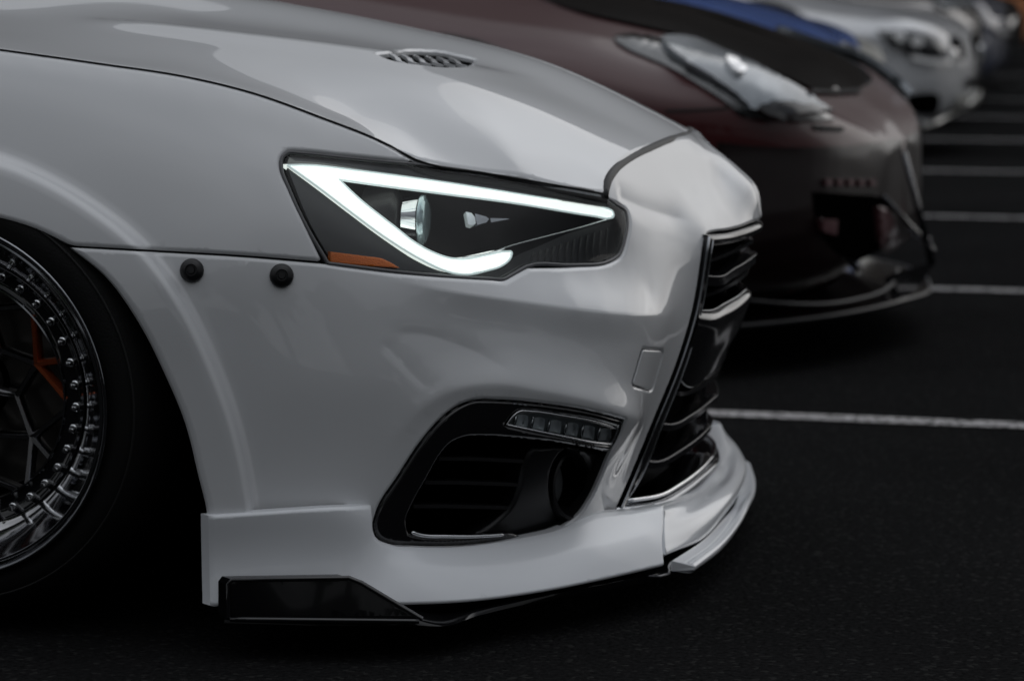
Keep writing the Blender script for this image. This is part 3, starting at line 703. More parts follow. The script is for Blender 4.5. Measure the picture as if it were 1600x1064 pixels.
# ---------------- fog lamp and its bezel
def fog():
    inner = [(640,829),(636,815),(645,790),(668,748),(690,710),(706,692),(726,683),(760,681),(820,685),(880,692),(925,700),(952,707,1)]
    outer = [(956,705,1),(966,688),(977,657.5,1),(920,642),(850,631),(780,625.5),(740,626),(717,635.5),(695,651),(661,689),(625,743),(591.5,798),(586,824),(592,840),(608,847.5,1)]
    bz = inner[::-1]
    poly = [(640,834,1),(636,815),(645,790),(668,748),(690,710),(706,692),(726,683),(760,681),(820,685),(880,692),(925,700),(952,706.5,1),(966,688),(977,657.5,1),(920,642),(850,631),(780,625.5),(740,626),(717,635.5),(695,651),(661,689),(625,743),(591.5,798),(586,824),(592,840),(607,848),(650,851.5),(720,851.5),(815,838,1),(800,833,1),(720,838),(655,837)]
    drl = [(790,664,1),(799,651),(812,641),(830,641),(880,648),(930,657),(967,668,1),(964,680),(957,696,1),(930,693),(880,683),(835,674)]
    FB = BF.offset(.004)
    b = panel('fog_lamp_bezel', FB, poly, 'gloss_black', car, holes=[drl], h=.008, fil=.005, fila=.004, skirt=.014)
    # recess bowl
    P = BASE.offset(.01).P(BASE.to(BASE.hit(*outline(fog_out, 5).T))[:, :2]); Q = BASE.offset(.10).P(BASE.to(P)[:, :2]); n = len(P)
    mesh('recess_wall', np.vstack([P, Q]), [(i, (i+1) % n, n+(i+1) % n, n+i) for i in range(n)], 'matte_black', b)
    panel('recess_back', BASE.offset(.098), fog_out, 'cavity_black', b, h=.03, skirt=0)
    # horizontal grille blades
    for y, x0, x1 in ((716,686,822),(753,664,818),(790,646,822)):
        p = BASE.offset(.030).hit(*np.array([(x0, y-2), (x0+50, y-2), (x1-40, y), (x1, y+2)], float).T); mb = MB(); v = []
        for q in p: v += [q, q+[0, .0, -.005], q+[-.01, .035, -.007], q+[-.01, .035, -.002]]
        f = [(4*i+j, 4*i+(j+1) % 4, 4*i+4+(j+1) % 4, 4*i+4+j) for i in range(len(p)-1) for j in range(4)]
        mb.add(v, f); mb.build('blade', 'satin_black', b, auto=30)
    # bright lower strip
    mb = MB(); e = BASE.offset(.002).hit(*crom([(643,831),(655,835),(700,837.5),(760,837),(788,835)], 5).T); mb.tube(e, [.0012]+[.0026]*(len(e)-2)+[.001], 8); mb.build('trim_strip', 'chrome', b)
    # pod: flat lower corner with round lamp
    pod = [(742,836,1),(775,815),(800,790),(812,760),(820,725),(832,700,1),(880,697),(940,707,1),(938,742),(923,776),(903,803),(878,821),(845,832),(815,838)]
    # ring
    c = W1(894, 756, .330); ax = np.array([.85, -.53, .02]); ax /= np.linalg.norm(ax); rd = .0460
    mb = MB(); mb.lathe([(rd*1.10, -.022), (rd*1.12, .000), (rd*1.09, .007), (rd*1.0, .008), (rd*.95, .002), (rd*.84, -.014), (rd*.74, -.030), (rd*.70, -.033), (rd*.70, -.05)], c, ax, 64); ring = mb.build('lamp_bezel', 'satin_black', b, auto=50)
    mb = MB(); mb.lathe([(rd*.71, -.040)]+[(rd*.71*math.cos(t), -.038+.014*math.sin(t)) for t in np.linspace(.1, 1.57, 7)], c, ax, 48); mb.build('fog_lamp', 'fog_glass', b)
    mb = MB(); mb.lathe([(rd*.66, -.05), (rd*.4, -.075), (0.001, -.085)], c, ax, 48); mb.build('lamp_reflector', 'dark_chrome', b)
    # filler plate left of the ring
    panel('filler_plate', BASE.offset(.024), pod, 'satin_black', b, h=.012, fil=.006, fila=.006, skirt=.03, holes=[[(893+33*math.cos(t), 757+56*math.sin(t)) for t in np.linspace(0, 2*math.pi, 24)[:-1]]])
    # daytime running light
    dl = [(792,663.5,1),(800,652),(812.5,642.5),(830,642.5),(880,649.5),(930,658.5),(965.5,669.5,1),(962.5,680),(955.5,694.5,1),(930,691.5),(880,681.5),(835,672.5)]
    g_ = panel('daytime_light', BASE.offset(.005), dl, 'clear_glass', b, h=.01, skirt=0, fil=.003, fila=.003)
    panel('light_tray', BASE.offset(.022), dl, 'tray_grey', b, h=.02, skirt=0)
    mb = MB(); e = BASE.offset(.006).hit(*outline(dl, 4).T); mb.tube(np.vstack([e, e[:1]]), .0014, 6, cap=False); mb.build('light_rim', 'chrome', b)
    for k in range(6):
        x = 806+k*26; y0 = 648+k*4.3; y1 = 666+k*4.6; F1 = BASE.offset(.007); pts = []
        top = F1.hit([x+3, x+19], [y0, y0+2.5]); bot = BASE.offset(.013).hit([x-1, x+17], [y1, y1+2.5]); mid = BASE.offset(.017).hit([x+3, x+20], [(y0+y1)/2, (y0+y1)/2+2.5])
        rows = []
        for a_ in np.linspace(0, 1, 5):
            l_ = (1-a_)**2*top[0]+2*a_*(1-a_)*mid[0]+a_**2*bot[0]; r_ = (1-a_)**2*top[1]+2*a_*(1-a_)*mid[1]+a_**2*bot[1]
            row = [l_*(1-t)+r_*t+np.array([0, .010*math.sin(math.pi*t), 0]) for t in np.linspace(0, 1, 7)]; rows.append(row)
        vs = [p for r_ in rows for p in r_]; fs = [(i*7+j, i*7+j+1, i*7+8+j, i*7+7+j) for i in range(4) for j in range(6)]
        mesh('reflector_cell', vs, fs, 'reflector', b)
        p = BASE.offset(.010).hit([x+1, x-3], [y0-1, y1+2]); mb = MB(); mb.tube(p, .0017, 5); mb.build('cell_divider', 'chrome', b)
    # moulded mark on the bezel
    for k in range(3):
        p = BF.offset(.0045).hit([802+k*8, 808+k*8], [630.5+k*.8, 631.3+k*.8]); mb = MB(); mb.tube(p+[0, -.0005, 0], .0013, 5); mb.build('moulded_mark', 'dark_chrome', b)
    return b
mat('tray_grey', (.34, .37, .39), .25, .2, .5, bump=.3, bscale=120)
mat('fog_glass', (.22, .23, .24), .12, .3, 1, bump=.2, bscale=150)
copy_far(fog())

# ---------------- grille
GY = .9
grille = None
def slat(name, pts, hgt, m, depth=.03, tilt=0.0, lipr=.0013, bright=None):
    """a crosswise blade: front face of height hgt hanging from the traced top edge"""
    p = full(crom(px3(pts), 5)); n = len(p); ins = np.array([-depth, 0, 0]); dz = np.array([0, 0, -1.0])
    rows = [p+ins+[0, 0, .002], p+[-.003, 0, .0015], p, p+dz*hgt*.5+[tilt*.5, 0, 0], p+dz*hgt+[tilt, 0, 0], p+dz*hgt+ins]
    v = np.vstack(rows); f = [(i*n+j, i*n+j+1, (i+1)*n+j+1, (i+1)*n+j) for i in range(len(rows)-1) for j in range(n-1)]
    o = mesh(name, v, f, m, grille); sharp(o, 35)
    if bright:
        mb = MB(); mb.tube(p+[.001, 0, 0], lipr, 6); mb.build('edge_trim', bright, o)
    return o
mat('grille_black', (.006, .006, .007), .12, 0, .45, .04, spec=.4); mat('blade_metal', (.06, .06, .065), .25, .8, .2)
def grille_():
    global grille
    back = px3([(1106,368,.62),(1084,485,.60),(1058,570,.575),(1020,662,.545),(964,798,.47)])
    rows = []
    for p in back: 
        q = p+np.array([-.085, .01, 0]); rows.append(np.array([q, [q[0]+.02, (q[1]+YC)/2, q[2]], [q[0]+.03, YC, q[2]]]))
    grille = loft('grille', rows, 'cavity_black', car, nu=4, nv=4)
    # side frame: dark strip with bright inner line
    fr = [(1104,370,.612),(1085,485,.592),(1059,570,.565),(1022,661,.535),(987,746,.51),(964,799,.462)]
    a = crom(px3(fr), 5); out_ = a+[.003, -.004, 0]; inn = crom(px3([(1113,376,.625),(1095,487,.607),(1070,573,.582),(1034,664,.555),(1000,748,.53),(978,782,.50)]), 5)
    deep = inn+[-.06, .015, 0]; v = np.vstack([a+[-.02, .01, 0], a+[.0035, -.001, 0], a*.45+inn*.55+[.004, 0, 0], inn, deep]); n = len(a)
    f = [(i*n+j, i*n+j+1, (i+1)*n+j+1, (i+1)*n+j) for i in range(4) for j in range(n-1)]
    o = mesh('grille_frame', v, f, 'gloss_black', car); sharp(o, 30); mcopy(o)
    mb = MB(); mb.tube(a+[.004, .000, 0], .0022, 8); o = mb.build('frame_trim', 'dark_chrome', car); mcopy(o)
    mb = MB(); mb.tube(inn+[.001, 0, 0], .0014, 6); o = mb.build('frame_trim', 'dark_chrome', car); mcopy(o)
    # top chrome bar under the nose
    t0 = px3([(1104,366,.615),(1118,365,.655),(1140,362,.73),(1164,355,.80),(1186,345,.9)])
    rows = [t0+[-.02, 0, -.004], t0+[.002, 0, -.002], t0+[.006, 0, -.009], t0+[.002, 0, -.017], t0+[-.02, 0, -.017]]
    loft('grille_top_bar', rows, 'grille_black', car, nu=6, nv=3)
    slat('slat', [(1107,406,.63),(1130,398,.70),(1153,388,.78),(1177,375,.9)], .005, 'grille_black', .04)
    slat('slat', [(1098,431.5,.61),(1123,432.5,.655),(1145,421,.74),(1164,410,.81),(1181,397,.9)], .014, 'grille_black', .05, bright='blade_metal')
    slat('slat', [(1095,462,.615),(1125,452,.68),(1147,440,.76),(1168,425,.9)], .005, 'grille_black', .04)
    # broad black panel
    top = px3([(1086,485.5,.60),(1106,486.5,.65),(1130,476,.75),(1150,465,.82),(1166,452,.9)])
    bot = px3([(1058,574,.57),(1076,600,.62),(1098,596,.70),(1112,586,.78),(1128,566,.9)])
    mid = (top+bot)/2+np.array([.010, 0, 0])
    rows = [top+[-.03, 0, -.016], top+[-.001, 0, -.001], top+[.0005, 0, -.001], mid, bot+[.002, 0, .006], bot+[.001, 0, 0], bot+[-.03, 0, -.002]]
    o = loft('bumper_beam_cover', rows, 'grille_black', car, nu=6, nv=5)
    mb = MB(); mb.tube(full(crom(top, 6))+[.001, 0, .001], .0013, 6); mb.build('edge_trim', 'dark_chrome', o)
    slat('slat', [(1046,610,.57),(1062,612,.60),(1095,602,.72),(1122,582,.9)], .006, 'grille_black', .05)
    slat('slat', [(1026,661,.55),(1048,663,.60),(1080,648,.71),(1105,630,.82),(1120,617,.9)], .010, 'grille_black', .05, bright='blade_metal')
    slat('slat', [(1003,719,.53),(1026,721,.585),(1065,702,.70),(1095,680,.81),(1110,664,.9)], .010, 'grille_black', .05, bright='blade_metal')
    # lower chrome pair
    b1 = px3([(978,782,.495),(1028,774,.575),(1060,757,.66),(1090,735,.77),(1112,712,.9)])
    b2 = px3([(963,799,.455),(1030,789,.55),(1064,771,.645),(1094,748,.76),(1119,723,.9)])
    mb = MB(); mb.tube(full(crom(b1, 6))+[.002, 0, 0], .0030, 8); mb.build('lower_trim', 'chrome', grille)
    rows = [b1+[-.05, 0, 0], b1+[.000, 0, -.004], b1*.5+b2*.5+[-.004, 0, 0], b2+[.001, 0, .003], b2+[.003, 0, 0], b2+[0, 0, -.004], b2+[-.03, 0, -.005]]
    loft('grille_sill', rows, 'dark_chrome', car, nu=6, nv=3)
    for (px, py, Y) in ((1172,380,.89),(1166,425,.89),(1120,640,.87),(1150,440,.80)):
        c = W1(px, py, Y)+[-.02, 0, 0]
        mb = MB(); mb.box(c, (.01, .008, .045)); mb.build('mesh_strut', 'black_metal', grille, smooth=False)
grille_()

# ---------------- lip, splitter and canard
cols = np.array([ # x, top row, depth, bottom row, depth
 (300,806,-.004,948,-.004),(330,806,.0,948,.0),(400,801,.010,946,.006),(480,796,.026,945,.018),(560,796,.048,945,.030),(600,838,.085,945,.042),(650,852,.116,944,.058),(740,850,.176,940,.100),(830,839,.246,928,.158),
 (920,815,.333,912,.232),(980,801,.403,901,.297),(1040,790,.473,887,.372),(1080,780,.52,874,.425)])
cc = crom(cols, 5); lp = []
for x, yt, Yt, yb, Yb in cc:
    fl = sstep((x-560)/90)
    for t, pv in zip((0, .2, .45, .7, .88, 1), (0, .34, .66, .87, .98, 1)):
        lp.append((x, yt+(yb-yt)*t, Yt+(Yb-Yt)*(pv*fl+(1-fl)*t)+(1-fl)*.010*math.sin(math.pi*t)))
lip_ctrl = lp
LF = Field('diag', W(*np.array(lip_ctrl).T), LAML)
mat('lip_white', (.78, .80, .83), .40, 0, .8, .06, var=.015, vscale=3)
add_crease(LF, [(560,880),(640,884),(730,883),(830,868),(940,850),(1036,826)], -.0035, .030, .035, .003, .3, .1)
lip_out = [(328,806,1),(400,801),(450,797.5),(520,793),(582,790,1),(584,806),(585,828),(590,842),(606,850.5),(650,855),(720,855),(815,841.5),(885,824.5),(910,812),(935,803),(962,800,1),(1000,797),(1040,790,1),(1039,820),(1037,850),(1040,884,1),(950,905),(850,925),(740,940),(640,945),(560,945),(352,946),(331,949,1)]
lip = panel('front_lip', LF, lip_out, 'lip_white', car, h=.008, fil=.005, fila=.004, skirt=.02, mirror='copy')
def lip_centre():
    r0 = px3([(1038,796,.465),(1073,779,.61),(1098,758,.77),(1119,736,.9)])
    r1 = px3([(1040,812,.425),(1084,790,.59),(1111,765,.755),(1130,746,.9)])
    r2 = px3([(1041,832,.375),(1092,804,.565),(1126,770,.74),(1146,745,.9)])
    r3 = px3([(1044,852,.335),(1098,824,.555),(1137,785,.73),(1156,757,.9)])
    r4 = px3([(1045,868,.318),(1097,838,.55),(1134,801,.73),(1152,776,.9)])
    ls = LF.hit([1037, 1038, 1038, 1039, 1040], [797, 812, 832, 852, 867])+np.array([.0, .004, 0])
    for r_, s_ in zip((r0, r1, r2, r3, r4), ls): r_[0] = s_
    r5 = px3([(1046,872,.37),(1096,843,.60),(1130,808,.78),(1146,787,.9)])+np.array([-.03, 0, 0])
    o = loft('lip_centre', [r0+[-.04, 0, -.002], r0, r1, r2, r3, r4, r5], 'lip_white', car, nu=8, nv=6)
    # closing end of the centre piece
    a0 = np.array([r0[0], r1[0], r2[0], r3[0], r4[0]]); a1 = a0+np.array([-.05, .015, 0]); 
    A = crom(a0, 5); B = crom(a1, 5); n = len(A); e = mesh('lip_end', np.vstack([A, B]), [(i, i+1, n+i+1, n+i) for i in range(n-1)], 'lip_white', car); mcopy(e)
    # lower blade
    t0 = px3([(1050,876,.40),(1096,846,.56),(1130,811,.75),(1148,789,.9)])
    t1 = px3([(1082,881,.42),(1122,849,.585),(1151,812,.765),(1166,783,.9)])
    t2 = px3([(1086,885,.42),(1127,852,.59),(1157,814,.77),(1171,787,.9)])
    t3 = px3([(1085,890,.42),(1126,859,.59),(1155,822,.775),(1169,795,.9)])
    t4 = px3([(1050,892,.405),(1096,866,.585),(1130,830,.79),(1146,808,.9)])
    o = loft('splitter_blade', [t0, t0*.45+t1*.55+[0, 0, -.002], t1, t2, t3, t4], 'lip_white', car, nu=8, nv=5)
    q = [px3([(1044,882,.385)])[0], t0[0], t1[0], t2[0], t3[0], t4[0], px3([(1044,888,.385)])[0]]
    e = mesh('blade_end', q, [(0, 1, 2, 3, 4, 5, 6)], 'lip_white', car, smooth=False); mcopy(e)
    # raised pads at the far end of the lip
    for s in (1,):
        c = W1(1149, 690, 1.02)
lip_centre()
mat('canard_black', (.004, .004, .0045), .16, 0, .25, .05, spec=.25)
def splitter():
    # black under-tray edge from canard to the notch
    up = px3([(352,962,-.004),(450,963,.0),(560,963,.008),(640,966,.02),(680,972,.035),(740,955,.10),(800,940,.15),(900,922,.24),(1000,903,.345),(1046,893,.415)])
    lo = px3([(350,975,-.008),(450,976,-.005),(560,977,.0),(640,976,.015),(690,978,.032),(745,962,.098),(802,948,.148),(900,930,.242),(1000,911,.35),(1047,899,.42)])
    inn = lo+np.array([-.02, .10, -.004]); top = up+np.array([-.02, .10, .002])
    o = loft('splitter', [top, up+[0, .01, .001], up, lo, lo+[0, .01, -.002], inn], 'canard_black', car, nu=6, nv=3, symm=False, sharp_deg=40); mcopy(o)
    # canard side plate
    pl_ = [(355,912,1),(361,904,1),(450,902.5),(545,901,1),(566,909,1),(612,937),(662,967,1),(560,968),(355,966,1)]
    cf = Field('diag', W(*np.array([(340,900,-.028),(340,970,-.030),(450,900,-.020),(450,970,-.026),(560,900,-.006),(560,970,-.012),(660,930,.012),(660,970,.004)]).T), 1e-6)
    e = cf.offset(-.001).hit(*np.array([(357,964),(356.5,912),(363,905.5),(450,904),(545,902.5),(565,910.5),(612,938.5),(660,967)], float).T); mb = MB(); mb.tube(e, .0032, 8); p = mb.build('canard_rim', 'gloss_black', car, auto=50); mcopy(p)
    o = panel('canard', cf, pl_, 'canard_black', car, h=.01, fil=.005, fila=.003, skirt=.02, mirror='copy')
    e = cf.offset(-.002).hit(*crom([(360,967),(500,968.5),(600,969.5),(655,970)], 5).T); mb = MB(); mb.tube(e, .0035, 8); p = mb.build('canard_foot', 'gloss_black', car); mcopy(p)
    mb = MB(); e = W(*np.array([(1012,900,.35),(1030,901,.37),(1044,897,.385),(1046,880,.40)]).T); mb.tube(e, .003, 6); p = mb.build('splitter_bracket', 'black_metal', car); mcopy(p)
splitter()

# ---------------- wheel
mat('tyre_black', (.004, .004, .004), .7, bump=.3, bscale=300, spec=.3); mat('spoke_metal', (.26, .26, .27), .2, 1, .4)
def wheel():
    hub = np.array([-.005, .055, .3287]); root = bpy.data.objects.new('wheel', None); COL.objects.link(root); root.parent = car; root.location = hub
    root.rotation_euler = (R(4.0), 0, R(-7.5))
    def B(mb, name, m, **k): return mb.build(name, m, root, **k)
    mb = MB(); mb.lathe([(.241, .012), (.260, .006), (.285, .014), (.302, .040), (.312, .065), (.318, .09), (.318, .20), (.305, .225), (.25, .23)], n=96); B(mb, 'tyre', 'tyre_black')
    for k in range(96):
        pass
    mb = MB(); mb.lathe([(.236, .022), (.2410, .012), (.2465, .003), (.2480, -.001), (.2455, -.003), (.2420, .000), (.2390, .006), (.2370, .010), (.2350, .011), (.2335, .008), (.2320, .009)], n=128); B(mb, 'rim_flange', 'dark_chrome')
    mb = MB(); mb.lathe([(.2320, .009), (.2280, .015), (.2180, .030), (.2040, .047), (.1910, .0585), (.1890, .0590)], n=128); B(mb, 'rim_lip', 'polished')
    mb = MB(); mb.lathe([(.1890, .058), (.1880, .056), (.1870, .060), (.1600, .064), (.1590, .062)], n=128); B(mb, 'face_ring', 'gloss_black')
    mb = MB(); mb.lathe([(.1600, .064), (.1590, .0600), (.1570, .0595), (.1560, .062), (.1560, .08)], n=128); B(mb, 'inner_ring', 'dark_chrome', auto=40)
    mb = MB(); mb.lathe([(.1560, .075), (.1560, .21)], n=96); B(mb, 'barrel', 'black_metal')
    def rad(r, a, y): return np.array([r*math.cos(a), y, r*math.sin(a)])
    # forty studs round the face
    st = MB(); st.lathe([(.0, -.012), (.0032, -.0115), (.0048, -.008), (.0048, -.002), (.0062, -.001), (.0062, .004)], n=10); s0 = None
    sx = MB(); sx.lathe([(.0, -.012), (.0016, -.0115), (.0022, -.009), (.0022, .0)], n=6)
    for k in range(36):
        a = (k+.5)*2*math.pi/36; 
        if s0 is None: s0 = st.build('bolt', 'chrome', root, auto=40); o = s0
        else: o = s0.copy(); COL.objects.link(o); o.parent = root
        p = rad(.1760, a, .0585); o.location = p
    # spokes: nine Y-shaped arms meeting an inner web
    def arm(p, q, w0, w1, m, dep=.016):
        p, q = np.array(p), np.array(q); t = q-p; t /= np.linalg.norm(t); s = np.cross(t, [0, 1, 0]); s /= np.linalg.norm(s); v = []
        for c, ww in ((p-t*.003, w0), ((p+q)/2, (w0+w1)/2*.82), (q+t*.002, w1)): v += [c-s*ww*.5+[0, .003, 0], c-s*ww*.28, c+s*ww*.28, c+s*ww*.5+[0, .003, 0], c+s*ww*.5+[0, dep, 0], c-s*ww*.5+[0, dep, 0]]
        f = [(6*i+j, 6*i+(j+1) % 6, 6*i+6+(j+1) % 6, 6*i+6+j) for i in range(2) for j in range(6)]
        mb = MB(); mb.add(v, f); return B(mb, 'spoke', m, auto=50)
    for k in range(7):
        a = R(19+360/7*k); m = 'spoke_metal'; m2 = 'orange_reflection' if k == 0 else m  # first node's arms coloured orange to imitate a reflection
        nd = rad(.119, a, .072)
        arm(nd, rad(.158, a+R(24), .062), .011, .010, m2); arm(nd, rad(.158, a-R(2), .062), .011, .010, m2); arm(nd, rad(.158, a-R(21), .062), .011, .010, m2)
        i1 = rad(.077, a-R(25.7), .082); i0 = rad(.077, a+R(25.7), .082)
        arm(i1, nd, .010, .012, m); arm(i0, nd, .010, .012, m); arm(rad(.04, a-R(25.7), .09), i1, .014, .011, m)
    mb = MB(); mb.lathe([(0, .082), (.03, .082), (.045, .088), (.045, .11)], n=40); B(mb, 'hub_cap', 'black_metal', auto=40)
    mb = MB(); mb.lathe([(.05, .12), (.150, .12), (.150, .145), (.05, .145)], n=64); B(mb, 'brake_disc', 'brake_disc', auto=40)
    v = []; 
    for a in np.linspace(R(150), R(215), 9): 
        for r_ in (.095, .152): v += [rad(r_, a, .10), rad(r_, a, .16)]
    f = [];
    for i in range(8):
        b = 4*i; f += [(b, b+4, b+6, b+2), (b+1, b+3, b+7, b+5), (b, b+1, b+5, b+4), (b+2, b+6, b+7, b+3)]
    f += [(0, 2, 3, 1), (32, 33, 35, 34)]
    mb = MB(); mb.add(v, f); B(mb, 'brake_caliper', 'orange_caliper', auto=40)
    # sidewall lettering and rib
    mb = MB(); mb.lathe([(.2795, .0115), (.281, .0095), (.2825, .0125)], n=96); B(mb, 'sidewall_rib', 'rubber')
    return root
wh = wheel()
def copy_wheel(src, loc, flip, steer=R(-7.5)):
    c = src.copy(); COL.objects.link(c); c.parent = car; c.location = loc; c.rotation_euler = (src.rotation_euler[0], 0, steer)
    if flip: c.scale = (1, -1, 1); c.rotation_euler = (-src.rotation_euler[0], 0, steer)
    for ch in list(src.children):
        d = ch.copy(); COL.objects.link(d); d.parent = c
copy_wheel(wh, (0, 2*YC-.05, .3287), True); copy_wheel(wh, (-2.66, .05, .3287), False, 0); copy_wheel(wh, (-2.66, 2*YC-.05, .3287), True, 0)
# wheel housing: inner arch liner and the dark under-body
mb = MB(); prof = []
for i, a in enumerate(np.linspace(R(-28), R(208), 30)): prof.append((math.cos(a)*.352, math.sin(a)*.352+.33))
v = []
for x, z in prof:
    zz = max(z, .1); v += [(x, .15, zz), (x, .40, zz)]
f = [(2*i, 2*i+2, 2*i+3, 2*i+1) for i in range(len(prof)-1)]
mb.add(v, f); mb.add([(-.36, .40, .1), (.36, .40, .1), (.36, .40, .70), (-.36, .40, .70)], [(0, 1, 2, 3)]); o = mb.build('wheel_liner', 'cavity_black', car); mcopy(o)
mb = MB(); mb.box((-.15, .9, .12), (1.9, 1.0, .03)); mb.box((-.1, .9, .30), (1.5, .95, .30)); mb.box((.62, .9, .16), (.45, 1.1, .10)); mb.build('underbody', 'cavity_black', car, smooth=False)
mb = MB(); v = px3([(331,810,.03),(331,945,.03)]); v = np.array([v[0], v[1], v[1]+[.02, .45, 0], v[0]+[.02, .45, 0]]); mb.add(v, [(0, 1, 2, 3)]); o = mb.build('bumper_return', 'matte_black', car); mcopy(o)

# ---------------- the rest of the white car, mostly out of the picture
def white_rear():
    st = [(-.47, .0), (-.9, .0), (-1.6, .0), (-2.2, -.005), (-2.66, -.02), (-3.1, .0), (-3.45, .06), (-3.62, .18)]
    rows = []
    for x, e in st:
        lift = .10 if x < -3.4 else 0
        rows.append([np.array(p) for p in ((x, .14+e, .13+lift), (x, .06+e, .16+lift), (x, .035+e, .30+lift*.6), (x, .04+e, .50), (x, .055+e, .66), (x, .11+e, .78), (x, .17+e, .86+.03*min(1, max(0, (-x-.5)/2))))])
    A = np.array([crom(q, 4) for q in rows]); B = np.array([crom(A[:, j], 6) for j in range(A.shape[1])]).transpose(1, 0, 2); a_, b_ = B.shape[:2]; f = []
    for i in range(a_-1):
        for j in range(b_-1):
            c = (B[i, j]+B[i+1, j+1])/2
            if (c[0]+2.66)**2+(c[2]-.3287)**2 < .36**2: continue
            f.append((i*b_+j, (i+1)*b_+j, (i+1)*b_+j+1, i*b_+j+1))
    o = mesh('body_side', B.reshape(-1, 3), f, 'white_paint', car); sharp(o, 60); mcopy(o)
    g = []
    for x, y0, z0, y1, z1 in ((-.30, .28, .862, .34, .868), (-.55, .19, .862, .30, .98), (-.95, .17, .868, .36, 1.18), (-1.35, .17, .875, .40, 1.27), (-2.0, .17, .885, .42, 1.29), (-2.6, .18, .89, .40, 1.24), (-3.0, .20, .895, .36, 1.08), (-3.3, .26, .90, .34, .94)):
        g.append(np.array([(x, y0, z0), (x, (y0+y1)/2-.01, (z0+z1)/2), (x, y1, z1-.01), (x, .62, z1+.01), (x, YC, z1+.015)]))
    A = np.array([crom(full(q), 3) for q in g]); B = np.array([crom(A[:, j], 3) for j in range(A.shape[1])]).transpose(1, 0, 2); a_, b_ = B.shape[:2]
    mesh('windows', B.reshape(-1, 3), [(i*b_+j, (i+1)*b_+j, (i+1)*b_+j+1, i*b_+j+1) for i in range(a_-1) for j in range(b_-1)], 'gloss_black', car)
    S = B[9:17, 6:-6]+[0, 0, .006]; a_, b_ = S.shape[:2]
    mesh('roof', S.reshape(-1, 3), [(i*b_+j, (i+1)*b_+j, (i+1)*b_+j+1, i*b_+j+1) for i in range(a_-1) for j in range(b_-1)], 'white_paint', car)
    v = [(-3.3, .20, .895), (-3.3, 1.6, .895), (-3.62, 1.5, .885), (-3.62, .30, .885), (-3.66, .32, .30), (-3.66, 1.48, .30)]
    mb = MB(); mb.add(v, [(0, 1, 2, 3), (3, 2, 5, 4)]); mb.build('boot_lid', 'white_paint', car, auto=30)
    for k in (.62, 1.18):    # wiper arms at the foot of the windscreen
        mb = MB(); mb.tube([(-.22, k, .872), (-.30, k+.12, .885), (-.40, k+.38, .90)], .006, 6); mb.build('wiper', 'satin_black', car)
white_rear()
# ================================================================== the row of cars behind
from mathutils.bvhtree import BVHTree
mat('maroon_paint', (.045, .0050, .0062), .4, 0, .30, .04, spec=.3); mat('carbon_black', (.004, .004, .0045), .15, 0, .5, .04, spec=.3)
mat('blue_paint', (.015, .10, .42), .35, .3, 1, .03)
mat('cream_paint', (.66, .65, .60), .4, 0, 1, .03)
mat('silver_paint', (.46, .47, .49), .38, .3, 1, .04)
mat('taupe_paint', (.16, .15, .145), .35, .4, 1, .04)
mat('navy_paint', (.01, .02, .06), .35, .3, 1, .04)
mat('grey_lens', (.20, .22, .24), .25, .3, .6, .02, var=.35, vscale=9)
mat('dark_lens', (.05, .052, .055), .12, .4, 1, .02, var=.3, vscale=14)
mat('lamp_bulb', (.8, .8, .8), .1, .6, 1)
mat('dull_pink', (.09, .035, .04), .4, 0, .6)
mat('signal_orange', (.35, .12, .03), .7)
def worldpt(px, py, Y):
    v = dW*F+rW*(px-800)-uW*(py-532); return CAMW+v*((Y-CAMW[1])/v[1])
WHEELS = None
